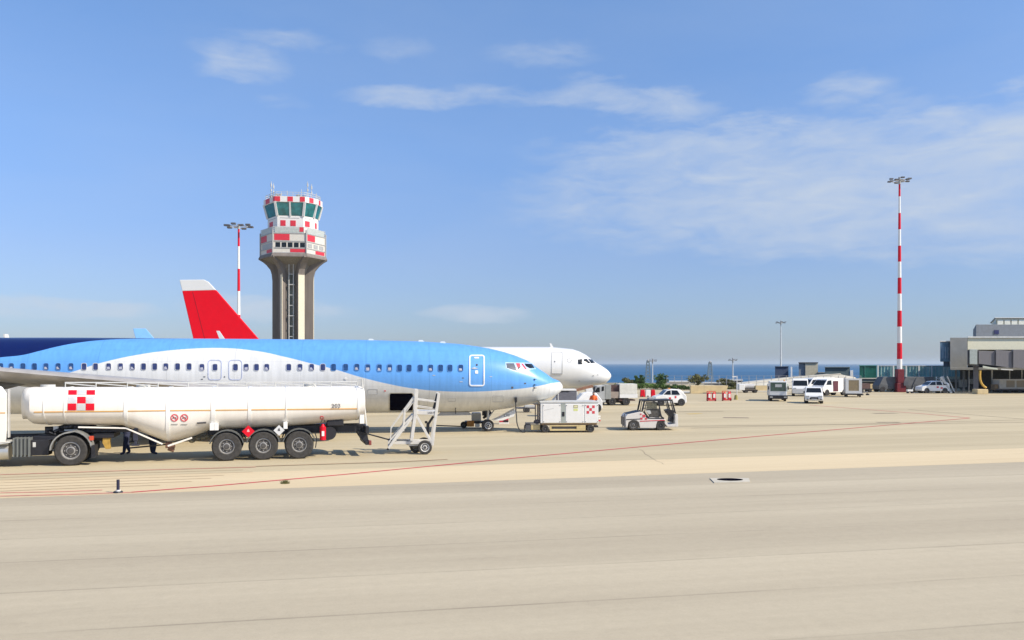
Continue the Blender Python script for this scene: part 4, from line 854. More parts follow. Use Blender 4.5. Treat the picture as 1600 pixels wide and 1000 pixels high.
# ------------------------------------------------------------------ baggage tow tractor (right)
g0 = G(1012, 672.6); FK = Frame(g0.x, g0.y, R(2)); tK = thing('tow_tractor', 'white tow tractor with black cab frame on the open apron', 'tow tractor', tuple(g0), R(2))
def z6(x, y, v=0.0): return FK.p(950 + x / 10, 590 + y / 10, v)
def poly6(pts): return [tuple(z6(*p).xz) for p in pts]
TW = mat('tractor_white', (.66, .63, .58), .45, var=.06)
MB().prism(poly6([(275, 760), (270, 655), (272, 610), (305, 575), (505, 532), (560, 555), (600, 640), (895, 648), (905, 690), (880, 672), (820, 664), (768, 690), (745, 790), (500, 790), (480, 700), (440, 668), (370, 668), (320, 700), (300, 790)]), 0, 1.45).build('body', TW, tK, bevel=.03)
MB().prism(poly6([(305, 570), (505, 526), (530, 530), (420, 545)]), .05, 1.4).build('hood_trim', BLACK, tK)
MB().prism(poly6([(285, 650), (500, 640), (500, 652), (285, 662)]), -.012, .0).build('side_stripe', BLACK, tK)
MB().prism(poly6([(500, 676), (890, 660), (890, 670), (500, 688)]), -.012, .0).build('side_stripe', FADERED, tK)
for x0, x1, y0, y1 in ((500, 525, 562, 580), (540, 582, 580, 620), (505, 540, 625, 655), (580, 610, 630, 655)): MB().prism(poly6([(x0, y0), (x1, y0), (x1, y1), (x0, y1)]), -.014, .0).build('emblem_square', FADERED, tK)
for v in (0.04, 1.38):
    fr_ = MB(); kk = lambda x, y: z6(x, y) + Vector((0, v, 0))
    for p0, p1, w in (((535, 530), (570, 370), .09), ((575, 530), (600, 385), .04), ((790, 365), (830, 610), .07), ((560, 365), (1010, 352), .08), ((1000, 355), (1055, 560), .08), ((975, 365), (1030, 560), .05), ((560, 530), (640, 640), .09), ((600, 500), (820, 490), .05), ((830, 610), (875, 640), .09), ((640, 640), (880, 640), .07), ((600, 385), (775, 385), .035)): fr_.bar(kk(*p0), kk(*p1), w)
    fr_.build('cab_frame', BLACK, tK, bevel=.005)
a_ = z6(555, 368); b_ = z6(1015, 350); MB().prism(poly6([(555, 372), (1010, 362), (1012, 345), (560, 350)]), -.02, 1.47).build('roof', BLACK, tK, bevel=.02)
TINT = mat('tinted_glass', (.12, .12, .09), .1, var=.3, spec=.7, alpha=.75)
MB().prism(poly6([(605, 392), (765, 390), (772, 488), (608, 490)]), .05, .065).build('side_window', TINT, tK)
MB().prism(poly6([(590, 500), (815, 500), (850, 612), (650, 615)]), .05, .065).build('side_window', mat('tinted_glass_dark', (.09, .085, .08), .12, var=.4, scale=5, alpha=.9), tK)
wp = z6(655, 545, 0); MB().prism(poly6([(592, 512), (660, 512), (680, 560), (640, 575)]), .03, .048).build('window_sticker', LGREY, tK)
sw = MB(); c = z6(935, 530, .7)
sw.bar(z6(890, 545, .7), z6(960, 490, .7), .05).bar(z6(935, 520, .7), z6(1010, 640, .7), .10).build('steering_wheel', BLACK, tK)
MB().prism(poly6([(920, 515), (985, 500), (1060, 520), (1050, 600), (1030, 700), (985, 700), (1000, 620), (950, 560)]), .35, 1.0).build('seat', BLACK, tK, bevel=.03)
MB().prism(poly6([(1052, 770), (1050, 585), (1065, 570), (1095, 578), (1100, 768)]), .05, 1.4).build('rear_panel', TW, tK, bevel=.02)
MB().prism(poly6([(880, 660), (905, 680), (950, 738), (1055, 722), (1055, 768), (935, 770), (890, 720)]), .05, 1.4).build('floor', TW, tK, bevel=.01)
fb = MB(); fb.bar(z6(232, 580), z6(228, 775), .04).bar(z6(258, 570), z6(262, 790), .06)
for y_ in (620, 660, 700, 740): fb.bar(z6(228, y_), z6(272, y_), .04)
fb.build('front_guard', DGREY, tK); MB().box(z6(258, 0).x, z6(290, 0).x, .2, 1.25, .3, .75).build('front_bumper', BLACK, tK)
for x_, y_, r_ in ((400, 0, .315), (822, 0, .285)):
    for v in (.12, 1.33): wheel(tK, (z6(x_, 750).x, v, r_), r_, .24, .58 if r_ > .3 else .4, rim=RIM if r_ > .3 else DGREY)
MB().box(z6(660, 0).x, z6(740, 0).x, .5, .9, z6(0, 346).z - .02, z6(0, 318).z).build('roof_light', GREYP, tK, bevel=.02)

# ------------------------------------------------------------------ cars and vans
def car(name, label, cat, px, y, yaw, prof, wid, belt, wins, wh, rw, body=WHITE, group=None, extra=None, front=None, sx=1.0, ws=None, tum=.86, gl=GLASS, lamps=None):
    g = G(px, y); t = thing(name, label, cat, tuple(g), yaw, group)
    prof = [(x * sx, z) for x, z in prof]; zt = max(z for _, z in prof)
    k = lambda z: 1 - (1 - tum) * max(0, (z - belt) / (zt - belt))
    n = len(prof); hw = wid / 2
    v = [(x, -hw * k(z), z) for x, z in prof] + [(x, -hw * .0 * k(z), z) for x, z in prof] + [(x, hw * k(z), z) for x, z in prof]
    MB().add(v, [tuple(range(n)), tuple(range(3 * n - 1, 2 * n - 1, -1))] + [(i, n + i, n + (i + 1) % n, (i + 1) % n) for i in range(n)] + [(n + i, 2 * n + i, 2 * n + (i + 1) % n, n + (i + 1) % n) for i in range(n)]).build('body', body, t, bevel=.05)
    for w in wins:
        w = [(x * sx, z) for x, z in w]
        for s in (-1, 1): MB().add([(x, s * (hw * k(z) + .012), z) for x, z in w] + [(x, s * (hw * k(z) - .02), z) for x, z in w], [tuple(range(len(w)))] + [(i, (i + 1) % len(w), len(w) + (i + 1) % len(w), len(w) + i) for i in range(len(w))]).build('side_window', gl, t)
    for nm, a, b in (ws or []):
        a = (a[0] * sx, a[1]); b = (b[0] * sx, b[1]); d = Vector((b[0] - a[0], 0, b[1] - a[1])); nr = Vector((-d.z, 0, d.x)).normalized() * .014
        if nr.x * (-1 if a[0] < 0 else 1) < 0: nr = -nr
        ya, yb = hw * k(a[1]) - .1, hw * k(b[1]) - .1
        A = [Vector((a[0], -ya, a[1])) + nr, Vector((a[0], ya, a[1])) + nr, Vector((b[0], yb, b[1])) + nr, Vector((b[0], -yb, b[1])) + nr]
        MB().add(A + [q - nr * 2 for q in A], [(0, 1, 2, 3), (0, 4, 5, 1), (1, 5, 6, 2), (2, 6, 7, 3), (3, 7, 4, 0)]).build(nm, gl, t)
    for x in wh:
        for s in (-1, 1):
            wheel(t, (x * sx, s * (hw - .08), rw), rw, .2, .6, n=20)
            MB().cyl((x * sx, s * (hw - .3), rw + .03), (x * sx, s * (hw + .006), rw + .03), rw * 1.12, n=20).build('wheel_arch', BLACK, t)
    return t, hw
HATCH = [(-1.8, .28), (-1.85, .5), (-1.78, .82), (-1.0, 1.0), (-.45, 1.42), (.2, 1.52), (1.1, 1.48), (1.62, 1.05), (1.8, .85), (1.82, .35), (1.7, .25)]
HW = [[(-.85, 1.02), (-.42, 1.36), (-.02, 1.42), (-.02, 1.02)], [(.08, 1.02), (.08, 1.42), (.75, 1.40), (1.05, 1.02)]]
t, hw = car('hatchback_car', 'white hatchback with red side marks driving left behind the tow tractor', 'car', 1045, 633.5, R(4), HATCH, 1.6, .95, HW, (-1.15, 1.2), .3, sx=.80, ws=[('windscreen', (-.96, 1.03), (-.5, 1.39)), ('rear_window', (1.15, 1.44), (1.55, 1.12))])
MB().box(-.2, .0, -hw - .012, -hw, .62, .78).box(.35, .5, -hw - .012, -hw, .7, .9).build('side_emblem', FADERED, t)
MB().box(-.1, .1, -.2, .2, 1.52, 1.6).build('roof_beacon', ORANGE, t)
# front facing car
FIATP = [(-1.8, .28), (-1.86, .5), (-1.8, .8), (-1.05, 1.02), (-.5, 1.5), (.2, 1.58), (1.4, 1.55), (1.72, 1.1), (1.82, .8), (1.82, .35), (1.7, .25)]
t, hw = car('small_van', 'white small car facing the camera with a dark grille, parked on the open apron', 'car', 1271, 629.5, R(72), FIATP, 1.62, 1.0, [[(-.85, 1.05), (-.45, 1.44), (.1, 1.48), (.1, 1.05)], [(.2, 1.05), (.2, 1.48), (1.2, 1.46), (1.4, 1.05)]], (-1.15, 1.2), .3, sx=1.05, ws=[('windscreen', (-1.02, 1.06), (-.54, 1.46))])
gr = MB().prism([(-.42, .0), (.42, .0), (.34, .22), (-.34, .22)], 0, .03).build('grille', BLACK, t)
gr.rotation_euler = (0, 0, R(-90)); gr.location = (-1.98, 0, .42)
for s in (-1, 1):
    MB().box(-1.97, -1.8, s * .58 - .16, s * .58 + .16, .62, .78).build('headlight', LGREY, t, bevel=.03)
    MB().box(-1.99, -1.8, s * .6 - .08, s * .6 + .08, .4, .48).build('fog_light', BLACK, t)
    MB().box(-.8, -.65, s * .85 - .1, s * .85 + .1, 1.0, 1.14).build('mirror', BLACK, t)
MB().box(-2.02, -1.98, -.25, .25, .36, .48).build('number_plate', LGREY, t)
# car beside the stairs
MPV = [(-1.95, .3), (-2.0, .55), (-1.9, .85), (-1.1, 1.05), (-.5, 1.5), (.2, 1.6), (1.3, 1.58), (1.9, 1.25), (1.95, .4), (1.8, .28)]
t, hw = car('minivan', 'white minivan with red side marks parked beside the white steps', 'car', 1457, 614.2, R(2), MPV, 1.7, 1.0, [[(-.95, 1.06), (-.5, 1.45), (-.02, 1.52), (-.02, 1.06)], [(.08, 1.06), (.08, 1.52), (.75, 1.52), (.9, 1.06)], [(1.05, 1.06), (.95, 1.5), (1.3, 1.5), (1.6, 1.1)]], (-1.25, 1.25), .32, sx=.95, ws=[('windscreen', (-1.05, 1.08), (-.55, 1.47))])
MB().box(.1, .35, -hw - .012, -hw, .7, .9).box(.6, .9, -hw - .012, -hw, .6, .78).build('side_emblem', FADERED, t)
# green fronted lorry, facing the camera
g0 = G(1216, 627.2); t = thing('utility_truck', 'white flat fronted truck with green reflections painted into its large windscreen', 'truck', tuple(g0), R(-14))
MB().box(-.85, .85, 0, 2.2, .55, 2.05).build('cab', WHITE, t, bevel=.06); MB().box(-.75, .75, -.02, .0, 1.05, 1.92).build('windscreen', mat('green_reflection_glass', (.06, .10, .08), .12, var=.4, scale=3), t)  # green reflections in the windscreen are painted into the glass colour
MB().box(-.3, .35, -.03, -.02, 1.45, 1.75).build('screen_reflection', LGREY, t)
MB().box(-.9, .9, -.12, .1, .25, .62).build('bumper', BLACK, t, bevel=.03); MB().box(.85, 1.0, .3, 3.0, 1.0, 1.8).build('side_body', mat('pale_green', (.52, .58, .46), .5), t, bevel=.02)
MB().box(-.85, .9, 2.2, 4.2, .5, 1.7).build('load_body', LGREY, t, bevel=.04)
for s in (-.68, .68):
    for yy in (.6, 3.4): 
        MB().cyl((s - .12, yy, .32), (s + .12, yy, .32), .32, n=18).build('wheel', RUBBER, t, smooth=True)
    MB().box(s - .14, s + .14, -.135, -.12, .38, .5).build('headlight', LGREY, t)
for s in (-1, 1): MB().box(s * .95 - .06, s * .95 + .06, -.1, .02, 1.2, 1.55).build('mirror', BLACK, t)
MB().cyl((.6, .4, 2.05), (.6, .4, 2.2), .07, n=10).build('beacon', ORANGE, t)
# vans in the row behind
VAN = [(-2.4, .35), (-2.45, .9), (-2.2, 1.15), (-1.5, 1.9), (-1.2, 2.05), (2.4, 2.05), (2.45, .4)]
vans = [(1250, 618.5, 72, 'white panel van facing the camera behind the small car, leftmost of the van row', .8), (1297, 617.6, 28, 'white passenger minibus turned sideways with an open dark door', .95), (1276, 615.6, 20, 'long white van parked right behind the small white car', .9)]
for i, (px, y, yw, lb, s_) in enumerate(vans):
    t, hw = car('panel_van', lb, 'van', px, y, R(yw), VAN, 1.8, 1.2, [[(-1.75, 1.3), (-1.45, 1.8), (-.8, 1.85), (-.8, 1.3)]] , (-1.6, 1.5), .34, sx=s_, ws=[('windscreen', (-2.12, 1.25), (-1.55, 1.84))], tum=.93, group='white vans parked on the far apron')
    if i == 1: MB().box(-.5, .35, -hw - .014, -hw, .5, 1.75).build('open_door', mat('maroon_interior', (.10, .02, .03), .7), t)
    for s in (-1, 1): MB().box(-2.45 * s_, -2.3 * s_, s * .6 - .15, s * .6 + .15, .85, 1.0).build('headlight', LGREY, t)
# box trailer
g0 = G(1334, 620.6); t = thing('box_trailer', 'white frame baggage container cart with brown panel', 'cart', tuple(g0), R(-16))
MB().box(-.85, .85, 0, 2.6, .42, 2.1).build('container', mat('container_grey', (.42, .40, .36), .6), t, bevel=.03)
f_ = MB().box(-.87, .87, -.03, 0, .42, .72).box(-.87, -.55, -.03, 0, .72, 1.95).box(.55, .87, -.03, 0, .72, 1.95).box(-.87, .87, -.03, 0, 1.95, 2.12).build('front_frame', WHITE, t)
MB().box(-.55, .55, -.015, -.001, .72, 1.95).build('curtain', mat('tan_curtain', (.34, .26, .15), .8, var=.2, stretch=(6, 1, 1)), t)
for s in (-.7, .7):
    for yy in (.35, 2.2): MB().cyl((s - .08, yy, .2), (s + .08, yy, .2), .2, n=14).build('wheel', RUBBER, t, smooth=True)
MB().box(-.8, .8, .1, 2.5, .25, .42).build('undercarriage', BLACK, t)
g0 = G(1351, 617.6); t = thing('baggage_dolly', 'tiny low trolley on the ground right of the container cart', 'trolley', tuple(g0), R(20))
MB().bar((-.5, 0, .3), (.5, 0, .45), .1).bar((.3, 0, .42), (.5, 0, .1), .06).bar((-.4, 0, .3), (-.5, 0, .05), .06).build('frame', DGREY, t)
for x_ in (-.45, .45): MB().cyl((x_, -.2, .1), (x_, .2, .1), .1, n=10).build('wheel', BLACK, t)
# wheeled extinguishers
def extinguisher(label, px, y):
    t = thing('wheeled_extinguisher', label, 'fire extinguisher', tuple(G(px, y)), 0, 'pair of red wheeled fire extinguishers')
    for i, x_ in enumerate((-.24, .24)):
        c = MB().cyl((x_, 0, .2), (x_, 0, .8), .17, n=16).cyl((x_, 0, .8), (x_, 0, .92), .14, .04, n=12).build('cylinder', RED, t, smooth=True)
        MB().box(x_ - .09, x_ + .11, -.19, -.16, .35, .75).build('cylinder_label', WHITE, c)
    MB().bar((-.45, -.05, .12), (.45, -.05, .12), .12).bar((-.44, .1, .1), (-.42, .1, 1.0), .06).bar((.44, .1, .1), (.42, .1, 1.0), .06).bar((-.42, .1, 1.0), (.42, .1, 1.0), .06).build('trolley', RED, t)
    for x_ in (-.42, .42): MB().cyl((x_ - .05, 0, .16), (x_ + .05, 0, .16), .16, n=14).build('wheel', mat('dark_red_wheel', (.25, .01, .02), .6), t)
extinguisher('red twin cylinder wheeled extinguisher, left one of the pair', 1111.5, 626.8)
extinguisher('red twin cylinder wheeled extinguisher, right one beside the white pole', 1135.5, 626.4)
t = thing('marker_pole', 'thin white pole on a squat yellow foot right of the extinguishers', 'pole', tuple(G(1150, 624.5)))
MB().cyl((.1, 0, .4), (.1, 0, 2.55), .04, n=8).build('pole', WHITE, t); MB().cyl((0, 0, 0), (0, 0, .5), .22, .14, n=12).build('foot', mat('olive_yellow', (.33, .28, .08), .7), t); MB().box(-.4, .1, -.02, .02, 2.4, 2.5).build('arm', WHITE, t)

# cab truck behind the white nose
g0 = G(958, 633.6); FQ = Frame(g0.x, g0.y, R(2)); tQ = thing('box_truck', 'box truck with grey cab, open side and white load box, under the white nose', 'truck', tuple(g0), R(2))
def z7(x, y, v=0.0): return FQ.p(900 + x / 8.89, 580 + y / 8.89, v)
def bq(x0, x1, y0, y1, v0, v1, *a, **k):
    p0, p1 = z7(x0, y0), z7(x1, y1); return MB().box(p0.x, p1.x, v0, v1, p1.z, p0.z).build(*a, **k)
MB().prism([tuple(z7(*p).xz) for p in ((235, 400), (240, 300), (290, 205), (400, 195), (402, 400))], 0, 2.1).build('cab', mat('truck_cab_grey', (.42, .43, .42), .45), tQ, bevel=.05)
MB().prism([tuple(z7(*p).xz) for p in ((255, 295), (295, 225), (330, 225), (330, 290))], -.015, 0).build('side_window', GLASS, tQ)
MB().prism([tuple(z7(*p).xz) for p in ((355, 280), (358, 215), (388, 212), (388, 270))], -.015, 0).build('side_window', GLASS, tQ)
bq(240, 262, 215, 285, -.12, -.02, 'mirror', BLACK, tQ)
bq(404, 487, 192, 390, 0, 2.2, 'front_bulkhead', mat('bulkhead_grey', (.30, .31, .29), .6), tQ, bevel=.02)
bq(489, 604, 195, 285, .25, 2.2, 'cargo', mat('dark_red_cargo', (.09, .05, .045), .8, var=.5, scale=4), tQ)
bq(489, 604, 285, 375, .05, 2.2, 'side_gate', mat('gate_brown_grey', (.33, .27, .22), .7), tQ)
bq(606, 850, 178, 318, 0, 2.2, 'load_box', mat('load_box_cream', (.68, .66, .58), .5), tQ, bevel=.02)
bq(606, 855, 320, 372, -.03, 2.23, 'box_skirt', WHITE, tQ, bevel=.01)
bq(404, 740, 385, 440, .3, 1.9, 'chassis', mat('brown_black', (.03, .018, .015), .7), tQ)
bq(600, 826, 395, 412, .1, 2.0, 'tail_frame', mat('rust_brown', (.20, .11, .09), .7), tQ)
bq(310, 410, 400, 432, 0, 2.0, 'side_step', LGREY, tQ)
for x_ in (350, 505, 700):
    for v in (.15, 1.9): wheel(tQ, (z7(x_, 440).x, v, .36), .36, .26, .5, n=18, rim=DGREY)
# barriers
for i, (x0, x1, m_, lb) in enumerate(((888, 957, RED, 'red plastic road barrier block right of the box truck'), (959, 1035, WHITE, 'white plastic road barrier block between two red blocks'), (1037, 1100, RED, 'red plastic road barrier block half behind the white hatchback'))):
    a_, b_ = G(900 + x0 / 8.89, 620.2), G(900 + x1 / 8.89, 620.2); L_ = b_.x - a_.x
    t = thing('road_barrier', lb, 'barrier', (a_.x, a_.y, 0), 0, 'red and white plastic barriers')
    MB().prism([(.02, 0), (L_ - .02, 0), (L_ - .02, .25), (L_ - .06, .82), (.06, .82), (.02, .25)], -.25, .25).build('block', m_, t, bevel=.04); MB().box(L_ * .3, L_ * .6, -.27, -.25, .05, .15).build('drain_slot', BLACK, t)
def bgbox(name, lb, cat, px0, px1, y0, y1, Y, dep, m_, parts=None, group=None, bev=.03, yaw=0):
    a_ = P(px0, y1, Y); b_ = P(px1, y0, Y); cx = (a_.x + b_.x) / 2
    t = thing(name, lb, cat, (cx, Y, a_.z), yaw, group); hw = (b_.x - a_.x) / 2; hz = b_.z - a_.z
    MB().box(-hw, hw, 0, dep, 0, hz).build('body', m_, t, bevel=bev); return t, hw, hz
def wall(name, lb, px0, px1, yt, yb, m_, Y=None, th=.4, cat='wall'):
    a_ = G(px0, yb); Y = Y or a_.y; a_ = P(px0, yb, Y); b_ = P(px1, yb, Y); zt = P(px0, yt, Y).z
    t = thing(name, lb, cat, (a_.x, Y, 0)); MB().box(0, b_.x - a_.x, 0, th, 0, zt).build('blocks', m_, t, bevel=.02); return t, b_.x - a_.x, zt
t, L_, zt = wall('low_wall', 'low white kerb wall between the hatchback and the sand coloured wall', 1060, 1078.5, 611.5, 614.6, WHITE)
MB().box(0, L_, -.01, .41, 0, .08).build('base_course', BLACK, t)
a_ = G(1079, 615); b_ = G(1138, 615); L_ = b_.x - a_.x
t = thing('sand_wall', 'sand coloured block wall with slanting end behind the red extinguishers', 'wall', (a_.x, a_.y, 0)); MB().prism([(0, 0), (L_ * .93, .1), (L_, 1.02), (0, 1.05)], 0, .5).build('blocks', SAND, t, bevel=.02); MB().box(1.6, L_ * .93, -.02, 0, .0, .12).build('painted_shadow_strip', DGREY, t)  # dark strip along the wall foot is a painted shadow
wall('sand_wall', 'short sand coloured wall left of the green fronted truck', 1181, 1202, 602.5, 612, SAND)
wall('low_wall', 'long pale kerb wall behind the small tanker trailer', 1138, 1245, 610.5, 613, CONCL)
# small tanker far away
g0 = G(1168, 614); t = thing('small_tanker', 'small white truck with silver drum tank by the sand wall', 'truck', tuple(g0))
MB().box(-1.1, -.35, 0, 1.4, .35, 1.15).build('cab', WHITE, t, bevel=.05); MB().cyl((-.3, .7, .85), (1.0, .7, .85), .36, n=18).build('drum', mat('drum_grey', (.50, .49, .47), .5), t, smooth=True)
MB().box(-.4, 1.4, .2, 1.2, .22, .42).build('chassis', mat('brown_black', (.03, .018, .015)), t)
for x_ in (-.1, 1.1): MB().cyl((x_, .1, .2), (x_, 1.2, .2), .2, n=14).build('wheel', RUBBER, t)
# things behind the power unit
g0 = Vector(((885 - CX) / F * 60, 60, 0)); t = thing('generator_cart', 'dark grey louvred generator cart with white lid behind power unit', 'generator', tuple(g0), R(4))
MB().box(-.6, .75, 0, 1.2, .4, 1.9).build('housing', mat('louvre_grey', (.13, .13, .15), .6, var=.3, stretch=(1, 1, 14)), t, bevel=.03); MB().box(-.62, .72, -.03, 1.2, 1.9, 2.0).build('lid', WHITE, t); MB().box(-.4, .2, -.035, -.02, 1.82, 1.88).build('lid_gap', BLACK, t); MB().box(-.62, -.58, -.05, .0, .4, 2.1).build('post', WHITE, t)
for x_ in (-.4, .5): MB().cyl((x_, -.05, .22), (x_, 1.2, .22), .22, n=14).build('wheel', RUBBER, t)
MB().box(-.55, .7, .05, 1.1, .2, .4).build('chassis', BLACK, t)
g0 = Vector(((914 - CX) / F * 66, 66, 0)); t, hw = car('service_van', 'white vehicle beside the worker in the orange vest', 'car', 914, HY + F * H / 66, R(4), HATCH, 1.6, .95, [], (-1.15, 1.2), .3, sx=.7, tum=.9)
for o_ in list(t.children):
    o_.scale = (1, 1, 1.05)
# person
g0 = Vector(((927.5 - CX) / F * 62, 62, 0)); t = thing('person', 'person in orange vest and dark trousers standing behind the power unit', 'person', tuple(g0), R(-15))
def person(t, top_m, bot_m, pose=None):
    lk = 1.45 if pose else 1.0
    V = [(0, 0, .95), (0, 0, 1.15), (0, -.01, 1.38), (0, 0, 1.5), (0, 0, 1.60), (0, 0, 1.70),
        (-.19, 0, 1.42), (-.27, -.05, 1.15), (-.2, -.25, 1.02), (.19, 0, 1.42), (.26, -.04, 1.14), (.2, -.2, .98),
        (-.1, 0, .88), (-.12, -.02, .48), (-.12, .02, .08), (-.12, -.13, .04), (.1, 0, .88), (.13, 0, .48), (.14, .05, .08), (.14, -.1, .04)]
    for k_, p_ in (pose or {}).items(): V[k_] = p_
    me = bpy.data.meshes.new('body')
    E = [(0, 1), (1, 2), (2, 3), (3, 4), (4, 5), (2, 6), (6, 7), (7, 8), (2, 9), (9, 10), (10, 11), (0, 12), (12, 13), (13, 14), (14, 15), (0, 16), (16, 17), (17, 18), (18, 19)]
    rad = [.15, .14, .16, .06, .085, .08, .06, .045, .035, .06, .045, .035, .09, .065, .045, .04, .09, .065, .045, .04]
    rad = [q_ * (lk if 12 <= i_ and i_ not in (15, 19) else 1) for i_, q_ in enumerate(rad)]
    me.from_pydata(V, E, []); o = bpy.data.objects.new('body', me); COL.objects.link(o); o.parent = t; me.materials.append(bot_m)
    s = o.modifiers.new('skin', 'SKIN'); 
    for i, sv in enumerate(me.skin_vertices[0].data): sv.radius = (rad[i], rad[i] * .8); sv.use_root = i == 0
    o.modifiers.new('sub', 'SUBSURF').levels = 1; o.modifiers['sub'].render_levels = 2
    MB().loft([[(rx * math.cos(k * R(30)), ry * math.sin(k * R(30)), z) for k in range(12)] for z, rx, ry in ((.9, .19, .15), (1.15, .18, .14), (1.4, .21, .15), (1.48, .12, .1))]).build('vest', top_m, t, smooth=True)
    for s_ in (-1, 1): MB().tube([(s_ * .18, 0, 1.42), (s_ * .27, -.045, 1.14)], .065).build('sleeve', top_m, t, smooth=True)
    MB().ico((0, 0, 1.63), .105, (.85, .95, 1.15)).build('head', SKIN, t, smooth=True); MB().ico((0, .02, 1.68), .108, (.9, 1, .9)).build('hair', BLACK, t, smooth=True)
person(t, HIVIS, CLOTH)
NAVY = mat('navy_cloth', (.035, .042, .085), .9, var=.3)
for px, yw, lb, ps in ((198, R(-62), 'person in navy trousers, legs visible behind the tanker by the yellow chock', {14: (-.11, .12, .08), 15: (-.11, -.02, .04), 13: (-.11, .0, .47), 18: (.13, -.12, .08), 19: (.13, -.26, .04), 17: (.12, -.06, .48)}),
                       (236, R(118), 'person in dark trousers walking behind the tank hopper, one leg forward', {13: (-.12, -.14, .5), 14: (-.12, -.10, .08), 15: (-.12, -.25, .04), 17: (.12, -.02, .47), 18: (.12, -.04, .08), 19: (.12, -.19, .04)})):
    g_ = G(px, 710); t = thing('person', lb, 'person', tuple(g_), yw); person(t, NAVY, NAVY, ps)
# belt loader seen between the noses
t = thing('belt_loader', 'belt loader with brown inclined conveyor below the white nose', 'belt loader', ((905 - CX) / F * 70, 70, 0), R(2))
q = lambda x, y: (P(x, y, 70).x - (905 - CX) / F * 70, P(x, y, 70).z)
MB().prism([q(880, 613), q(926, 601.5), q(928, 605), q(896, 613)], 0, .8).build('conveyor', mat('conveyor_brown', (.28, .14, .08), .7, var=.3), t)
MB().prism([q(862, 628), q(872, 617), q(902, 612), q(906, 628)], -.1, 1.4).build('body', LGREY, t, bevel=.03)
for x_ in (-1.8, -.2): MB().cyl((x_, -.1, .3), (x_, 1.4, .3), .3, n=16).build('wheel', RUBBER, t)
MB().box(-2.3, .1, 0, 1.3, .25, .7).build('chassis', DGREY, t)
MB().prism([q(915, 608), q(925, 606), q(930, 622), q(918, 622)], -.1, .9).build('drive_cab', WHITE, t, bevel=.02)
# far dolly under blue nose
g0 = G(822, 644.5); t = thing('flat_dolly', 'flat grey dolly with white hubs seen below the blue nose', 'dolly', tuple(g0), R(3))
MB().box(-.8, .75, 0, .9, .28, .4).build('deck', DGREY, t); MB().box(-.1, .7, 0, .9, .4, .55).build('load', LGREY, t)
for x_ in (-.05, .1): wheel(t, (x_, 0, .2), .2, .14, .5, n=16)

# ------------------------------------------------------------------ masts
def mast(label, px, ytop, Y, segs, rb, rt, headw, red=RED):
    t = thing('floodlight_mast', label, 'light mast', ((px - CX) / F * Y, Y, 0)); zt = P(px, ytop, Y).z
    zs = [0] + [P(px, s, Y).z for s in segs] + [zt]
    for i in range(len(zs) - 1):
        r0 = rb + (rt - rb) * zs[i] / zt; r1 = rb + (rt - rb) * zs[i + 1] / zt
        MB().cyl((0, 0, zs[i]), (0, 0, zs[i + 1]), r0, r1, n=18).build('mast_section', red if i % 2 == 0 else WHITE, t, smooth=True)
    hd = MB()
    for k in range(16): hd.cyl((headw * .62 * math.cos(k * R(22.5)), headw * .62 * math.sin(k * R(22.5)), zt - .15), (headw * .62 * math.cos((k + 1) * R(22.5)), headw * .62 * math.sin((k + 1) * R(22.5)), zt - .15), .05, n=6)
    for k in range(4): hd.cyl((0, 0, zt - .1), (headw * .62 * math.cos(k * R(90) + .3), headw * .62 * math.sin(k * R(90) + .3), zt - .15), .05, n=6)
    hd.cyl((0, 0, zt - .6), (0, 0, zt + .35), rt * 1.4, n=12).build('lamp_ring', GREYP, t)
    for k in range(10):
        a = k * R(36) + .2; c = Vector((headw * .82 * math.cos(a), headw * .82 * math.sin(a), zt - .05 + (.12 if k % 2 else -.1))); s = .2 * headw / 1.7
        MB().box(c.x - s * 1.3, c.x + s * 1.3, c.y - s, c.y + s, c.z - s * .5, c.z + s * .5).build('floodlight', DGREY, t, bevel=.03)
    return t, zt
t, zt = mast('tall red and white floodlight mast standing on the right of the apron', 1405.5, 281, 112, [592, 561, 536, 510.5, 485.5, 459, 434, 409, 384, 358.5, 333, 307], .37, .11, 1.5)
MB().box(-.6, .6, -.6, .6, 0, 1.2).box(-.45, .45, -.45, .45, 1.2, 3.1).build('mast_base', mat('dark_red', (.16, .012, .02), .6), t, bevel=.06); MB().box(.25, .85, -.75, -.6, .9, 1.5).build('control_cabinet', DGREY, t)
mast('red and white floodlight mast rising behind the red tail fin', 373, 353, 150, [575, 530, 492, 455, 420, 385], .38, .16, 2.6)
t, zt = mast('slender pale floodlight mast above the concrete ramp', 1220, 503.5, 190, [], .2, .1, 1.2, red=mat('pale_steel', (.58, .60, .60), .5))
for px, yt, lb in ((1019.5, 563, 'pale lamp pole beside the lattice pylon, left of the two poles'), (1145, 562, 'thin pale lamp pole in front of the sea, right of the second pylon')):
    t, zt = mast(lb, px, yt, 170, [], .13, .09, .95, red=MATS['pale_steel'])
# lattice pylons
for px, yt, lb in ((1012.5, 563.5, 'narrow grey lattice pylon above the bushes'), (1109.5, 566, 'narrow grey lattice pylon right of the olive tree')):
    Y = 165; t = thing('lattice_pylon', lb, 'pylon', ((px - CX) / F * Y, Y, -.6)); zt = P(px, yt, Y).z + .6; lat = MB()
    w0_, w1_ = .62, .22
    for sx_ in (-1, 1):
        for sy_ in (-1, 1): lat.bar((sx_ * w0_, sy_ * w0_, 0), (sx_ * w1_, sy_ * w1_, zt), .09)
    for k in range(8):
        za, zb = zt * k / 8, zt * (k + 1) / 8; wa, wb = w0_ + (w1_ - w0_) * k / 8, w0_ + (w1_ - w0_) * (k + 1) / 8
        for s_ in (-1, 1): lat.bar((-wa, s_ * wa, za), (wb, s_ * wb, zb), .06).bar((wa, s_ * wa, za), (-wb, s_ * wb, zb), .06)
    lat.build('lattice', mat('pylon_steel', (.17, .22, .24), .6), t); MB().ico((0, 0, zt), .25).build('pylon_head', GREYP, t)

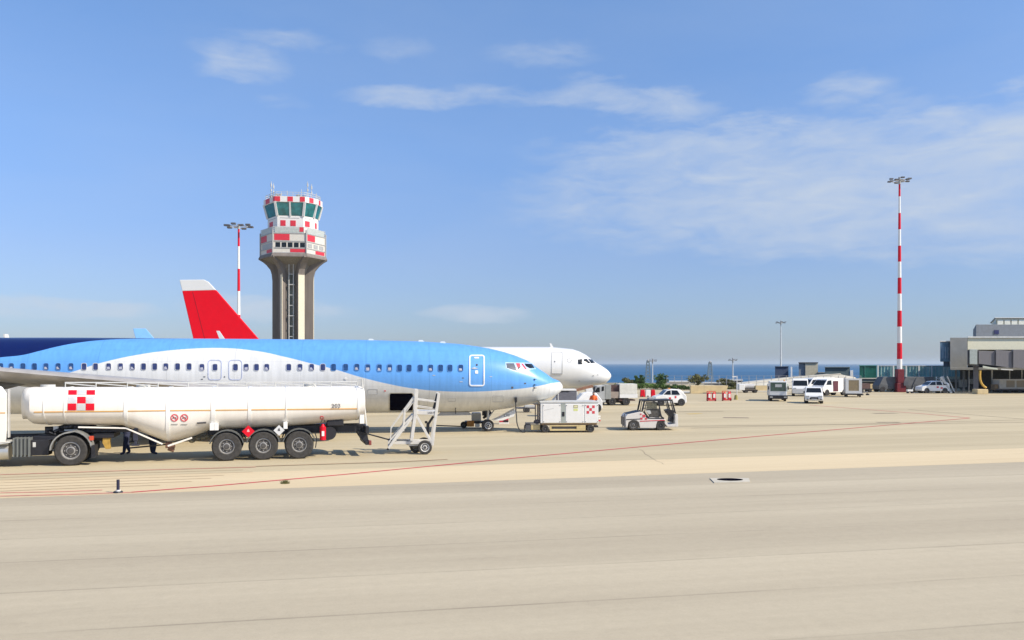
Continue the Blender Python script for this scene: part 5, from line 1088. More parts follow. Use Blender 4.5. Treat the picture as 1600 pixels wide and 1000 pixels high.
# ------------------------------------------------------------------ control tower
YW = 165.0; TX = (458 - CX) / F * YW
tW = thing('control_tower', 'concrete airport control tower with red and white checkered top', 'control tower', (TX, YW, 0))
S = F / YW
zz = lambda y: H + (HY - y) / S
def ang(a): a += 14.7; return Vector((math.sin(R(a)), -math.cos(R(a)), 0))
HEX = [-97, -37, 23, 83, 143, 203]
CABA = [-97, -37, 23, 53, 83, 143, 203]
def hexring(A, r, z): return [ang(a) * r + Vector((0, 0, z)) for a in A]
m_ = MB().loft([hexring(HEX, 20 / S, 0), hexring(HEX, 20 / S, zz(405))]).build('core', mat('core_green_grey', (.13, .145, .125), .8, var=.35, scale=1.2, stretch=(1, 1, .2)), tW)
FCS = {0: (.2, .5), 1: (-.44, -.05), 2: (-.64, .64), 3: (-.2, .3)}
for i, a in enumerate(HEX):
    d = ang(a); n_ = Vector((d.y, -d.x, 0)); th = (.5, .42, .62, .5, .5, .5)[i]
    prof = [(1.2, 0), (31 / S, 0), (31 / S, zz(440)), (32 / S, zz(430)), (34 / S, zz(423)), (40 / S, zz(415.5)), (46 / S, zz(410.5)), (52 / S, zz(407)), (52 / S, zz(405)), (1.2, zz(405))]
    v = [d * r_ + n_ * (s_ * th) + Vector((0, 0, z_)) for s_ in (-1, 1) for r_, z_ in prof]; k = len(prof)
    MB().add(v, [tuple(range(k)), tuple(range(2 * k - 1, k - 1, -1))] + [(j, k + j, k + (j + 1) % k, (j + 1) % k) for j in range(k)]).build('fin', CONC_SHADE if i not in (1, 2) else CONC_SHADE, tW)
    if i in (0, 1, 2, 3): # sunlit edge of the ribs painted as a pale strip
        MB().add([d * (31 / S + r_) + n_ * s_ + Vector((0, 0, z_)) for z_ in (0, zz(430)) for s_, r_ in ((FCS[i][0], -.05), (FCS[i][1], -.05), (FCS[i][1], .1), (FCS[i][0], .1))], [(0, 1, 2, 3), (7, 6, 5, 4), (0, 4, 5, 1), (1, 5, 6, 2), (2, 6, 7, 3), (3, 7, 4, 0)]).build('sunlit_rib_strip', mat('sunlit_cream_concrete', (.66, .60, .46), .8, var=.08), tW)
# lattice shaft in the recess
lt = MB(); c = ang(-7); n_ = Vector((-c.y, c.x, 0)); cc = c * (24 / S)
for s_ in (-1, 1): lt.cyl(cc + n_ * s_ * .42, cc + n_ * s_ * .42 + Vector((0, 0, zz(407))), .09, n=6)
for k in range(12):
    z_ = zz(407) * (k + .5) / 12; lt.bar(cc - n_ * .42 + Vector((0, 0, z_)), cc + n_ * .42 + Vector((0, 0, z_)), .12)
    if k % 3 == 0: lt.box(cc.x - .6, cc.x + .6, cc.y - .1, cc.y + .3, z_ - .08, z_ + .08)
lt.build('service_ladder', LGREY, tW)
# underside cone, slab, gallery block
MB().loft([hexring(HEX, 20.5 / S, zz(430)), hexring(HEX, 27 / S, zz(416)), hexring(HEX, 48 / S, zz(406.5))]).build('flare', mat('shaded_flare_concrete', (.22, .20, .17), .85, var=.2), tW)  # shade under the flare is put into its darker colour
MB().loft([hexring(HEX, 52.5 / S, zz(406.5)), hexring(HEX, 52.5 / S, zz(405)), hexring(HEX, 50.5 / S, zz(401)), hexring(HEX, 48.5 / S, zz(401))]).build('gallery_slab', CONC_SHADE, tW)
PCREAM = mat('tower_cream', (.62, .59, .52), .6, var=.05); PWHITE = mat('tower_white', (.72, .71, .68), .55, var=.04); TRED = mat('tower_red', (.62, .03, .05), .5, var=.08)
gal = MB().loft([hexring(HEX, 49 / S, zz(401)), hexring(HEX, 49 / S, zz(370.5))]).build('gallery', PCREAM, tW)
for y_ in (370.8, 383, 393.2, 400.8): MB().loft([hexring(HEX, 49 / S, zz(y_ + .7)), hexring(HEX, 49.7 / S, zz(y_ + .7)), hexring(HEX, 49.7 / S, zz(y_ - .7)), hexring(HEX, 49 / S, zz(y_ - .7))], cap=False).build('gallery_band', GREYP, gal)
for a in HEX: MB().cyl(ang(a) * (49.6 / S) + Vector((0, 0, zz(401))), ang(a) * (49.6 / S) + Vector((0, 0, zz(366))), .16, n=8).build('corner_post', GREYP, gal)
def fpanel(A, i, r0, r1, a0, a1, y0, y1, nm, m_, par, off=.04, th=.06):
    v0, v1 = ang(A[i]), ang(A[(i + 1) % len(A)]); o_ = (v0 + v1).normalized() * off
    pts = [v0.lerp(v1, a) * r + Vector((0, 0, z_)) for a, r, z_ in ((a0, r0, zz(y1)), (a1, r0, zz(y1)), (a1, r1, zz(y0)), (a0, r1, zz(y0)))]
    MB().add([p + o_ for p in pts] + [p - o_ for p in pts], [(0, 1, 2, 3), (7, 6, 5, 4), (0, 4, 5, 1), (1, 5, 6, 2), (2, 6, 7, 3), (3, 7, 4, 0)]).build(nm, m_, par)
Rg = 49 / S
for i, (a0, a1) in {0: (.05, .5), 1: (.04, .5), 2: (.06, .45), 3: (.1, .5)}.items(): fpanel(HEX, i, Rg, Rg, a0, a1, 372.2, 381.6, 'red_panel', TRED, gal)
for i, (a0, a1) in {0: (.5, .98), 1: (.52, .98), 2: (.48, .95), 3: (.1, .5)}.items(): fpanel(HEX, i, Rg, Rg, a0, a1, 394.6, 399.6, 'red_panel', TRED, gal)
for k in range(5): fpanel(HEX, 1, Rg, Rg, .08 + k * .185, .22 + k * .185, 385, 392, 'gallery_window', GLASS, gal)
for k in range(3): fpanel(HEX, 2, Rg, Rg, .08 + k * .3, .3 + k * .3, 385.4, 391.4, 'gallery_window', GREYP, gal)
fpanel(HEX, 0, Rg, Rg, .15, .95, 385, 392.4, 'gallery_window', GREYP, gal)
# gallery railing
gr = MB()
for i in range(6):
    p0, p1 = ang(HEX[i]) * Rg, ang(HEX[(i + 1) % 6]) * Rg
    for y_ in (361.5, 364, 367): gr.bar(p0 + Vector((0, 0, zz(y_))), p1 + Vector((0, 0, zz(y_))), .07)
    for k in range(8): q_ = p0.lerp(p1, k / 8); gr.bar(q_ + Vector((0, 0, zz(370.5))), q_ + Vector((0, 0, zz(361.5))), .06)
gr.build('gallery_railing', LGREY, tW)
RP = mat('railing_panel', (.42, .47, .44), .4)
for i in (0, 1, 2, 3): fpanel(HEX, i, Rg, Rg, .06, .94, 362, 370, 'railing_panel', RP, tW, off=-.05 if False else .02)
fpanel(HEX, 1, Rg, Rg, .8, .92, 361.5, 368.5, 'red_panel', TRED, tW, off=.05)
# cab
Rc, Rt = 38.6 / S, 44.2 / S
cabw = MB().loft([hexring(CABA, Rc, zz(371)), hexring(CABA, Rc, zz(343))]).build('cab_wall', PWHITE, tW)
for i, L2 in {0: [(.2, .55)], 1: [(.12, .32), (.50, .71)], 2: [(.15, .6)], 3: [(.25, .6)]}.items():
    for a0, a1 in L2: fpanel(CABA, i, Rc, Rc, a0, a1, 350, 358.6, 'red_panel', TRED, cabw)
for i in (0, 1, 2): fpanel(CABA, i, Rc, Rc, .1, .85, 346, 346.6, 'ledge', GREYP, cabw)
MB().loft([hexring(CABA, Rc * .97, zz(343)), hexring(CABA, Rt * .97, zz(323))]).build('cab_glazing', TEAL, tW)
for i, n_w in {0: 1, 1: 2, 2: 1, 3: 1, 4: 2, 5: 2, 6: 2}.items():
    for k in range(n_w):
        fpanel(CABA, i, Rc, Rt, (k + .07) / n_w, (k + .93) / n_w, 324, 342.6, 'window', TEAL, tW, off=.03)
for i, a in enumerate(CABA):
    MB().bar(ang(a) * Rc + Vector((0, 0, zz(343.4))), ang(a) * Rt + Vector((0, 0, zz(322))), .42, .42).build('mullion', PWHITE, tW)
v = ang(-37).lerp(ang(23), .5); MB().bar(v * Rc + Vector((0, 0, zz(343.4))), v * Rt + Vector((0, 0, zz(322))), .3, .3).build('mullion', PWHITE, tW)
Rb = 44.8 / S
band = MB().loft([hexring(CABA, Rb * .98, zz(323.4)), hexring(CABA, Rb, zz(322.8)), hexring(CABA, Rb, zz(314.4)), hexring(CABA, Rb * .97, zz(314))]).build('roof_band', PWHITE, tW)
for i, L2 in {0: [(.2, .55), (.85, 1)], 1: [(.0, .18), (.42, .60), (.83, 1.0)], 2: [(.35, .7)], 3: [(.3, .6)]}.items():
    for a0, a1 in L2: fpanel(CABA, i, Rb, Rb, a0, a1, 314.8, 322.2, 'red_panel', TRED, band)
rr = MB()
for i in range(len(CABA)):
    p0, p1 = ang(CABA[i]) * Rb * .93, ang(CABA[(i + 1) % len(CABA)]) * Rb * .93
    for y_ in (307.5, 310.5): rr.bar(p0 + Vector((0, 0, zz(y_))), p1 + Vector((0, 0, zz(y_))), .07)
    for k in range(5): q_ = p0.lerp(p1, k / 5); rr.bar(q_ + Vector((0, 0, zz(314.2))), q_ + Vector((0, 0, zz(307.5))), .06)
rr.build('roof_railing', LGREY, tW)
eq = MB()
for k in range(9): x_ = rnd.uniform(-4, 4); y_ = rnd.uniform(-3.5, -1); w_ = rnd.uniform(.2, .5); eq.box(x_ - w_, x_ + w_, y_ - .3, y_ + .3, zz(314), zz(314) + rnd.uniform(.3, .8))
eq.build('roof_equipment', mat('roof_plant_grey', (.3, .3, .3), .6, var=.4), tW)
for px, y_ in ((429.5, 288), (433, 291), (454, 302), (485.5, 288), (491.5, 292), (476, 300), (499, 306), (445, 305)):
    x_ = (px - 458) / S; zt_ = zz(y_); an = MB().cyl((x_, -2.5, zz(314)), (x_, -2.5, zt_), .055, n=6)
    if y_ < 295: an.cyl((x_, -2.5, zt_ - 1.0), (x_, -2.5, zt_ - .4), .15, n=8).cyl((x_, -2.5, zt_ - 1.9), (x_, -2.5, zt_ - 1.5), .15, n=8)
    an.build('roof_antenna', LGREY, tW)

# ------------------------------------------------------------------ terminal and jet bridge
YZ = 112.0
def world_box(mb, px0, px1, y0, y1, Y0, Y1, skew=.53):
    a_, b_ = P(px0, y1, Y0), P(px1, y0, Y0); s_ = (Y1 - Y0) * skew
    v = [(x, y, z) for z in (a_.z, b_.z) for x, y in ((a_.x, Y0), (b_.x, Y0), (a_.x + s_, Y1), (b_.x + s_, Y1))]
    return mb.add(v, [(0, 2, 3, 1), (4, 5, 7, 6), (0, 1, 5, 4), (2, 6, 7, 3), (0, 4, 6, 2), (1, 3, 7, 5)])
tZ = thing('terminal_building', 'grey and cream airport terminal building on columns at the right edge', 'building', (P(1540, 612, YZ).x, YZ, 0))
def zb(name, m_, px0, px1, y0, y1, Y0, Y1, parent=None, bev=.03): return world_box(MB(), px0, px1, y0, y1, Y0, Y1).build(name, m_, parent or tZ, world=True, bevel=bev)
TGREY = mat('terminal_grey', (.22, .225, .215), .8, var=.12, scale=1.5, bump=.1)
zb('end_block', TGREY, 1484.5, 1511.5, 527.5, 578, 111, 124)
zb('cream_facade', mat('facade_cream', (.76, .72, .53), .7, var=.05), 1511.8, 1850, 526.5, 546.5, 112, 124)
zb('facade_edge', mat('facade_edge', (.6, .6, .55), .7), 1511.8, 1850, 525.8, 528.2, 111.8, 124.2)
zb('upper_block', mat('upper_grey', (.17, .185, .20), .75), 1525, 1850, 507, 526, 122, 140)
d_ = zb('rooftop_hall', mat('hall_cream', (.74, .71, .56), .6), 1556, 1850, 497, 511, 130, 145)
for px in range(1558, 1700, 11): zb('hall_window', mat('hall_pane', (.80, .78, .64), .4), px + .6, px + 9.8, 499.5, 509, 129.7, 130, d_, 0)
zb('hall_roof', LGREY, 1554, 1850, 496, 497.2, 129.5, 146)
zb('sign_panel', mat('navy_sign', (.01, .015, .08), .5), 1553.5, 1561, 515.5, 522, 121.9, 122.0)
gl = zb('glass_cabin', mat('blue_cabin_glass', (.10, .20, .30), .15, var=.3, scale=1.5, spec=.8), 1469, 1484.2, 534.5, 565, 112, 120)
zb('cabin_roof', LGREY, 1468.4, 1484.3, 532.6, 534.4, 111.9, 120.1)
for px in (1473, 1477, 1481): zb('cabin_mullion', mat('mullion_blue', (.35, .45, .55), .4), px, px + .6, 542, 560, 111.95, 112, gl, 0)
zb('cabin_foot', mat('foot_blue', (.05, .09, .15), .6), 1474, 1484, 565.2, 573, 112.4, 119)
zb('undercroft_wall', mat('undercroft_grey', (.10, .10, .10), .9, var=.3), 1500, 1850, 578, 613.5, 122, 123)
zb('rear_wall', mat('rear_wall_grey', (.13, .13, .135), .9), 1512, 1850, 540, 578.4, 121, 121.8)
zb('floor_beam', TGREY, 1484.6, 1850, 574.5, 578.2, 110.9, 121.9)
for px in (1474, 1479): zb('column', mat('column_bluegrey', (.25, .32, .38), .6), px, px + 1.6, 573, 613.5, 113, 113.4)
for px, w in ((1492, 3.4), (1504, 4), (1513.4, 1.5), (1549, 2.2), (1577, 1.5), (1596, 1.6), (1524, 3)):
    zb('column', LGREY if w < 3 else mat('column_dark', (.13, .14, .15), .7), px, px + w, 578.4, 613.4, 112.2, 112.2 + w * .09)
# stacked goods under the building
zb('wall_panel', LGREY, 1498, 1511, 593, 605, 118, 118.3); zb('wall_panel', LGREY, 1514, 1521, 592, 600, 118, 118.3)
tJ = thing('jet_bridge', 'grey telescopic passenger jet bridge with three sections under the cream facade', 'jet bridge', (P(1560, 612, 106).x, 106, 0))
JG = mat('bridge_grey', (.15, .145, .155), .7, var=.1, scale=2, stretch=(5, 1, .3))
def jb(name, m_, px0, px1, ya0, ya1, yb0, yb1, Y0, Y1):
    A = [P(px0, ya0, Y0), P(px1, ya1, Y0), P(px1, yb1, Y0), P(px0, yb0, Y0)]
    v = A + [Vector((p.x + (Y1 - Y0) * .53, Y1, p.z)) for p in A]
    MB().add(v, [(0, 1, 2, 3), (7, 6, 5, 4), (0, 4, 5, 1), (1, 5, 6, 2), (2, 6, 7, 3), (3, 7, 4, 0)]).build(name, m_, tJ, world=True, bevel=.03)
jb('cab_panel', mat('cab_panel_grey', (.32, .36, .34), .5), 1515, 1527, 545.5, 545.8, 569, 569.5, 105.6, 109)
jb('rotunda', DGREY, 1512, 1529, 547, 547, 571, 572, 106.2, 109.4)
jb('tunnel_section', JG, 1529, 1556, 548, 549, 568.5, 571.5, 106, 108.8); jb('tunnel_section', JG, 1556, 1583, 547, 548.6, 571.5, 575.5, 105.8, 109); jb('tunnel_section', JG, 1583, 1700, 546.2, 550, 574.5, 584, 105.6, 109.2)
jb('service_walkway', mat('pale_green_panel', (.48, .51, .42), .6), 1535.5, 1559, 571.5, 576, 575.4, 578, 105.5, 106.0); jb('service_walkway', LGREY, 1564, 1583, 576.2, 577.6, 578, 579, 105.5, 106)
jb('bridge_leg', DGREY, 1521, 1529, 571, 571, 612.8, 612.8, 107, 108)
th = thing('air_hose', 'yellow curved air hose hanging under the jet bridge', 'hose', (P(1535, 612, 105).x, 105, 0))
MB().tube([P(x_, y_, 105) for x_, y_ in ((1531.5, 579), (1531, 586), (1531.5, 593), (1533.5, 599), (1537, 603.5), (1541, 606))], .13, 10).build('hose', mat('hose_yellow', (.60, .36, .06), .5, var=.1), th, world=True, smooth=True)
MB().box(P(1523, 0, 105).x, P(1540, 0, 105).x, 104.4, 105.6, 0, .62).build('hose_basket', SAND, th, world=True, bevel=.05)
# brown panelled unit at right
g0 = G(1583, 613.5); t = thing('container_dolly', 'cream container cart train with brown mesh panels at the right edge', 'cart', (P(1583, 612, g0.y).x, g0.y, 0))
a_ = P(1557, 0, g0.y).x - P(1583, 0, g0.y).x; 
MB().box(a_ + .4, 6, 0, 1.6, .5, 1.75).build('housing', mat('cart_cream', (.56, .52, .44), .6), t, bevel=.04)
for k in range(5): MB().box(a_ + 1.3 + k * 1.35, a_ + 2.4 + k * 1.35, -.02, 0, .7, 1.6).build('mesh_panel', mat('mesh_tan', (.36, .29, .2), .8, var=.25, stretch=(8, 1, 8)), t)
MB().box(a_, 6, .1, 1.5, .32, .5).build('chassis', mat('brown_grey_steel', (.14, .11, .1)), t); MB().box(a_ - .1, a_ + .35, .2, 1.2, .3, 1.1).build('drawbar', BROWN, t, bevel=.05)
for k in range(6): MB().cyl((a_ + .6 + k * 1.2, 0, .2), (a_ + .6 + k * 1.2, 1.5, .2), .2, n=14).build('wheel', RUBBER, t)
# steps
g0 = G(1482, 614.5); t = thing('boarding_steps', 'white mobile boarding steps leaning beside the glass cabin', 'boarding steps', tuple(g0), 0)
sp_ = lambda x, y, v: P(x, y, g0.y) - g0 + Vector((0, v, 0))
for v in (0, 1.1):
    MB().bar(sp_(1486.5 + v * 4, 614, v), sp_(1470 + v * 7, 589, v), .16, .28).bar(sp_(1491.5, 613, v), sp_(1480, 588, v), .12, .12).build('stringer', LGREY, t)
    MB().bar(sp_(1470, 589, v), sp_(1469.5, 613, v), .1).build('support_leg', LGREY, t)
for k in range(9): c = sp_(1487, 613, 0).lerp(sp_(1471, 590, 0), (k + .5) / 9); MB().box(c.x - .12, c.x + .2, 0, 1.1, c.z - .03, c.z + .03).build('tread', GREYP, t)
for x_ in (-1, .7): MB().cyl((x_, 0, .15), (x_, 1.1, .15), .15, n=12).build('wheel', RUBBER, t)

# ------------------------------------------------------------------ far edge: ramp, glass screens, buildings
Y1 = 132.0
tR = thing('concrete_ramp', 'pale concrete embankment ramp rising to the right behind the vans', 'ramp', (P(1250, 600, Y1).x, Y1, 0))
rp = [P(1160, 601.5, Y1), P(1240, 591.5, Y1), P(1328, 585, Y1), P(1340, 592, Y1), P(1330, 600, Y1), P(1340, 607, Y1)]
X0, X1, X2, X3 = P(1165, 0, Y1).x, P(1245, 0, Y1).x, P(1329, 0, Y1).x, P(1343, 0, Y1).x
z1_, z2_ = P(0, 592.5, Y1).z, P(0, 585.5, Y1).z
MB().add([(X0, Y1, .5), (X1, Y1 + 4, z1_), (X2, Y1 + 4, z2_), (X3 + 1, Y1 + 4, 1.6), (X3, Y1 - 1, 0), (X0, Y1 - 1, 0), (X0, Y1 + 10, .45), (X1, Y1 + 10, z1_), (X2, Y1 + 10, z2_), (X3 + 1, Y1 + 10, 1.6)],
         [(5, 4, 3, 2, 1, 0), (0, 1, 7, 6), (1, 2, 8, 7), (2, 3, 9, 8)]).build('slope', mat('ramp_concrete', (.50, .47, .385), .85, var=.12, scale=.5, stretch=(1, 1, 1)), tR, world=True)
cp = MB(); cp.bar((X0, Y1 + .5, .6), (X1, Y1 + 4, z1_ + .1), .3, .16).bar((X1, Y1 + 4, z1_ + .1), (X2, Y1 + 4, z2_ + .1), .3, .16)
cp.build('coping', CONCL, tR, world=True)
fx = MB()
for k in range(16):
    x_ = X0 + (X2 - X0) * (k + .5) / 16; zc_ = np.interp(x_, [X0, X1, X2], [.5, z1_, z2_]); fx.bar((x_, Y1 - .4, 0), (x_ + .8, Y1 + 3.6, zc_ - .15), .06)
    fx.ico((x_, Y1 + 1, zc_ * .75), .12)
fx.build('drain_joint', mat('joint_dark', (.2, .19, .16), .9), tR, world=True)
# buildings behind the ramp
def far_building(name, lb, cat, items, Y):
    px = items[0][2]; t = thing(name, lb, cat, (P(px, 0, Y).x, Y, 0))
    for nm, m_, p0, p1, y0, y1, dy, dep in items:
        world_box(MB(), p0, p1, y0, y1, Y + dy, Y + dy + dep, (p0 - CX) / F).build(nm, m_, t, world=True)
    return t
far_building('blockhouse', 'cream rendered block building on the ramp in front of the sea', 'building', [('wall', mat('render_cream', (.50, .46, .34), .8), 1258.5, 1278, 566.8, 592, 0, 7), ('side_wall', mat('side_grey', (.20, .23, .26), .8), 1248, 1258.4, 567, 592, .3, 6), ('roof', DGREY, 1247.5, 1278.5, 565.9, 566.9, -.2, 8), ('annexe', CONCL, 1278, 1289, 582, 590, .5, 5)], 150)
far_building('dark_container', 'dark blue box building behind the slender pale mast', 'building', [('wall', mat('navy_box', (.045, .07, .13), .8), 1211, 1232, 573, 592, 0, 6), ('roof', mat('navy_roof', (.08, .11, .17), .8), 1210.5, 1232.5, 572.3, 573.1, -.2, 6.4)], 152)
far_building('chimney_post', 'short white vent post standing left of the cream block building', 'post', [('post', WHITE, 1235.5, 1238, 573, 592, 0, .3)], 149)
far_building('long_shed', 'long teal grey shed on top of the concrete ramp', 'building', [('wall', mat('teal_shed', (.085, .13, .14), .7, var=.2, scale=.6), 1289, 1328, 573.6, 590, 0, 6), ('roof', mat('shed_roof', (.2, .27, .32), .6), 1288, 1328.5, 572.9, 574, -.3, 7), ('gable', WHITE, 1328.6, 1333, 579, 590, -.1, 5)], 146)
GGLASS = mat('green_glass_wall', (.02, .13, .10), .2, var=.5, scale=.5, spec=.7)
far_building('green_stairwell', 'dark green glass box with frame left of the glass barrier', 'building', [('glazing', GGLASS, 1343, 1369.5, 572, 590.5, 0, 5), ('frame', mat('green_frame', (.06, .24, .19), .5), 1342, 1370, 570.8, 572, -.1, 5.2), ('frame_foot', CONCL, 1342, 1372, 590.5, 592, -.15, 5.2), ('mullion', mat('green_frame', (.06, .24, .19)), 1351, 1352, 572, 590, -.08, .1)], 137)
tv = far_building('glass_barrier', 'long teal glass noise barrier with white posts along the raised road', 'barrier', [('glass_panel', mat('aqua_glass', (.22, .46, .46), .15, var=.3, scale=.4, spec=.7, alpha=.8), 1370, 1500, 572, 590, 0, .15), ('top_rail', LGREY, 1370, 1500, 571.2, 572, -.1, .3), ('kerb_beam', mat('kerb_green', (.36, .42, .33), .7), 1370, 1500, 588.5, 592.5, -.4, .8)], 138)
for px in (1371, 1395, 1415, 1435, 1455): world_box(MB(), px, px + 1.5, 571, 592.6, 137.3, 137.7).build('post', WHITE, tv, world=True)
for px in range(1377, 1500, 5): world_box(MB(), px, px + .35, 572, 590, 137.85, 137.95).build('mullion', LGREY, tv, world=True)
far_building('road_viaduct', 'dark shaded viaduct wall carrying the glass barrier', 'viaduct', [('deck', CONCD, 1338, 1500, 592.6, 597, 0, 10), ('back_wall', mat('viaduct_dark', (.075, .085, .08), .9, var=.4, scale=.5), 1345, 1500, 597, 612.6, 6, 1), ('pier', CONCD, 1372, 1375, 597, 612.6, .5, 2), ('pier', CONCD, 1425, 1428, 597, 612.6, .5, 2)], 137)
# land behind hedge: pale low buildings
far_building('low_building', 'low pale flat building behind the bushes', 'building', [('wall', CONCL, 1046, 1078, 596.5, 604, 0, 6), ('roof', LGREY, 1045, 1079, 595.8, 596.7, -.2, 6.5)], 150)
far_building('low_building', 'low grey flat building behind the sand wall and second pylon', 'building', [('wall', GREYP, 1100, 1140, 599, 606, 0, 6), ('roof', LGREY, 1098, 1141, 598, 599.2, -.3, 6.6)], 158)
far_building('low_building', 'low dark roofed shed at the foot of the thin lamp pole', 'building', [('wall', DGREY, 1136, 1160, 595, 603, 0, 4), ('roof', LGREY, 1135, 1161, 593.8, 595, -.3, 5)], 152)
t = thing('wire_fence', 'thin grey wire fence standing along the far edge of the apron', 'fence', tuple(P(1060, 0, 127.5).xy) + (0,))
a_, b_ = P(1042, 0, 127.5).x, P(1345, 0, 127.5).x; n_ = 26
for k in range(n_ + 1):
    x_ = a_ + (b_ - a_) * k / n_; MB().cyl((x_, 127.5, 0), (x_, 127.5, 2.0), .04, n=6).build('fence_post', GREYP, t, world=True)
wr = MB()
for z_ in (.5, 1.0, 1.5, 1.95): wr.cyl((a_, 127.5, z_), (b_, 127.5, z_), .018, n=5)
wr.build('fence_wire', GREYP, t, world=True)
# grey vehicles and cylinders under viaduct
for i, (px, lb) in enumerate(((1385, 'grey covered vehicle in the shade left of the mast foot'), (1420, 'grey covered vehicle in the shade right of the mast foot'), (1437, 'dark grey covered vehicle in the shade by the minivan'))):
    t, hw_ = car('shaded_van', lb, 'van', px, 612.3, R(3), VAN, 1.9, 1.1, [], (-1.6, 1.5), .34, sx=.62, body=mat('shaded_van_paint', (.085, .09, .095), .6), tum=.85, group='grey vehicles parked under the viaduct')  # paint darkened to give the vans the shade of the viaduct
t, hw_, hz_ = bgbox('utility_cabinet', 'small grey cabinet left of the red mast foot', 'cabinet', 1387.5, 1393.5, 606.5, 612.4, F * H / (612.4 - HY), 0.5, LGREY)
MB().box(-hw_ + .05, hw_ - .05, -.012, .0, .08, hz_ - .08).build('cabinet_door', GREYP, t)
t = thing('yellow_ramp', 'yellow sloping ramp wall in the shade under the glass box', 'ramp', (P(1356, 0, 118).x, 118, 0)); q = lambda x, y: (P(x, y, 118).x - P(1356, 0, 118).x, P(x, y, 118).z)
MB().prism([q(1354, 611), q(1357, 600), q(1376, 599.5), q(1366, 611)], 0, .4).build('slab', SAND, t)
t = thing('parked_trailer', 'dark flat trailer right of the container cart', 'trailer', tuple(G(1353, 613.2)), 0)
MB().box(-.9, .9, 0, 1.4, .35, .5).build('deck', BLACK, t); MB().box(-.7, .6, 0, 1.3, .5, 1.2).build('load', mat('brown_black2', (.12, .07, .06), .8), t)
for x_ in (-.5, .6): MB().cyl((x_, -.02, .2), (x_, 1.3, .2), .2, n=12).build('wheel', RUBBER, t)
g0 = G(1422.5, 614.6); t = thing('small_handcart', 'tiny white handcart on the apron right of the mast foot', 'cart', tuple(g0))
MB().box(-.35, .35, 0, .4, .25, .5).build('tray', WHITE, t); MB().bar((.3, .2, .4), (.5, .2, .75), .05).build('handle', LGREY, t)
for x_ in (-.25, .3): MB().cyl((x_, -.02, .1), (x_, .4, .1), .1, n=10).build('wheel', BLACK, t)

# ------------------------------------------------------------------ trees and hedge
def leaf_mat(name, c):
    return mat(name, c, .8, var=.45, scale=1.6, spec=.2)
def leaves(mb, c, rx, ry, rz, n, s, seed):
    r_ = random.Random(seed); cl = [(r_.gauss(0, .55), r_.gauss(0, .5), r_.uniform(-.7, .75), r_.uniform(.16, .48)) for _ in range(18)]
    for k in range(n):
        q_ = r_.choice(cl); a = r_.uniform(0, 6.28); b = math.acos(r_.uniform(-1, 1)); rr_ = q_[3] * r_.uniform(.55, 1.05)
        x = c[0] + rx * (q_[0] * .75 + rr_ * math.sin(b) * math.cos(a)); y = c[1] + ry * (q_[1] * .75 + rr_ * math.sin(b) * math.sin(a)); z = c[2] + rz * (q_[2] * .75 + rr_ * math.cos(b))
        d1 = Vector((r_.gauss(0, 1), r_.gauss(0, 1), r_.gauss(0, 1))).normalized() * s; d2 = d1.cross(Vector((r_.gauss(0, 1), r_.gauss(0, 1), r_.gauss(0, 1)))).normalized() * s * .5
        p = Vector((x, y, z)); mb.add([p - d1, p + d2, p + d1, p - d2], [(0, 1, 2, 3)])
def tree(lb, px, ytop, ybase, wpx, Y, m_, seed, cat='tree', z0=0.0, name='olive_tree'):
    X = P(px, 0, Y).x; zt_ = P(px, ytop, Y).z; zb_ = z0; t = thing(name, lb, cat, (X, Y, zb_)); h = zt_ - zb_; rx = wpx / 2 / F * Y
    r_ = random.Random(seed); tr = MB().cyl((0, 0, 0), (r_.uniform(-.1, .1), 0, h * .45), .14, .08, n=8)
    for k in range(5): a = k * 1.26; tr.cyl((0, 0, h * (.25 + .05 * k)), (rx * .55 * math.cos(a), rx * .5 * math.sin(a), h * (.5 + .06 * k)), .06, .02, n=6)
    tr.build('trunk', mat('bark', (.13, .10, .07), .9, var=.3), t)
    mb = MB(); leaves(mb, (0, 0, h * .6), rx * 1.1, rx * .95, h * .45, 1500, .13, seed); mb.build('crown', m_, t, fix=False)
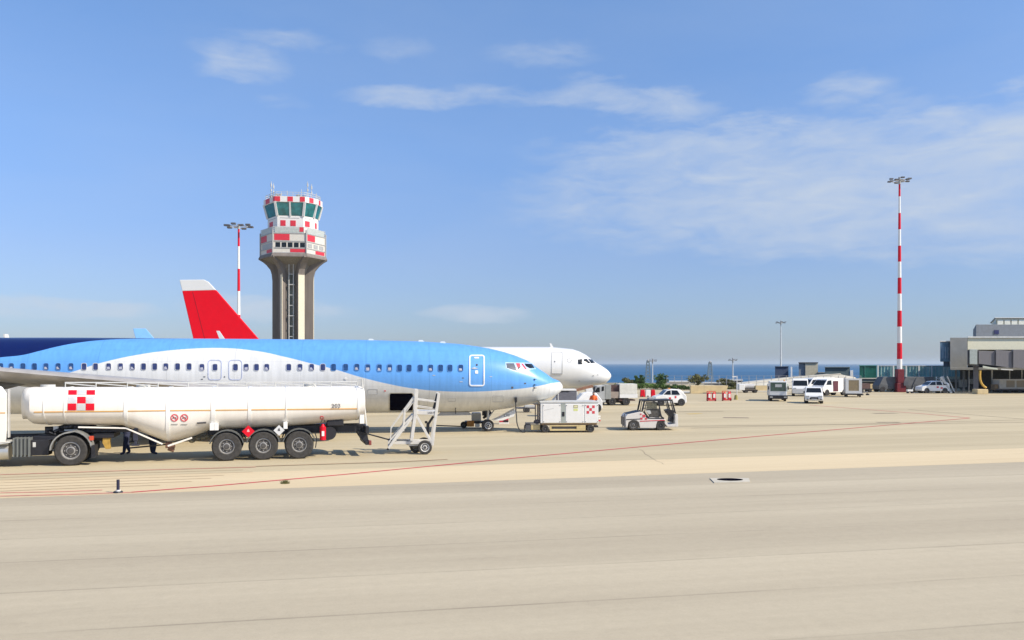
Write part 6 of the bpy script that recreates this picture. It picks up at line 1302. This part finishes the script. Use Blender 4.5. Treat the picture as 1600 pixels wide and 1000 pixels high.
OL = leaf_mat('olive_leaves', (.15, .15, .06)); DG = leaf_mat('dark_leaves', (.07, .12, .035)); MG = leaf_mat('mid_leaves', (.11, .18, .045))
tree('olive brown bushy tree between the two lattice pylons', 1090, 584, 604, 27, 126, OL, 3)
tree('dark green tree right of the first lattice pylon', 1033, 583.5, 603, 26, 128, DG, 5)
tree('dark green round tree left of the first lattice pylon', 999, 584.5, 603, 18, 130, DG, 8)
tree('small brownish tree near the white nose tip', 980, 588.5, 603, 20, 134, OL, 12)
tree('sparse dark bush behind the sand coloured wall', 1131, 590.5, 606, 20, 132, OL, 15)
tree('low dark bush at the foot of the ramp', 1146, 597, 608, 16, 126, OL, 18, cat='bush', name='bush')
def hedge(lb, px0, px1, ytop, Y, m_, seed, dep=3.0):
    a_, b_ = P(px0, 0, Y), P(px1, 0, Y); L_ = b_.x - a_.x; h = P(0, ytop, Y).z; t = thing('hedge', lb, 'hedge', (a_.x, Y, 0)); mb = MB(); r_ = random.Random(seed)
    for k in range(int(L_ / 1.3) + 1): leaves(mb, (k * 1.3 + .5, dep / 2, h * .5), 1.1, dep * .5, h * r_.uniform(.45, .75), 700, .13, seed * 100 + k)
    mb.build('foliage', m_, t, fix=False)
hedge('bright green hedge behind the red and white barriers', 972, 1040, 598, 122, MG, 4); hedge('lower green hedge running behind the white hatchback', 1040, 1078, 601.5, 121, DG, 6)
hedge('brown green scrub hedge at the foot of the ramp', 1138, 1180, 604.5, 124, OL, 9, 2)

# ------------------------------------------------------------------ air
hz = bpy.data.materials.new('haze_air'); hz.use_nodes = True; nt = hz.node_tree; nt.nodes.remove(nt.nodes['Principled BSDF'])
pv = nt.nodes.new('ShaderNodeVolumePrincipled'); pv.inputs['Color'].default_value = (.82, .92, .97, 1); pv.inputs['Density'].default_value = .00009; pv.inputs['Anisotropy'].default_value = .2
nt.links.new(pv.outputs[0], nt.nodes['Material Output'].inputs['Volume'])
MB().box(-41000, 41000, -400, 61000, -12, 60).build('haze', hz, kind='stuff')
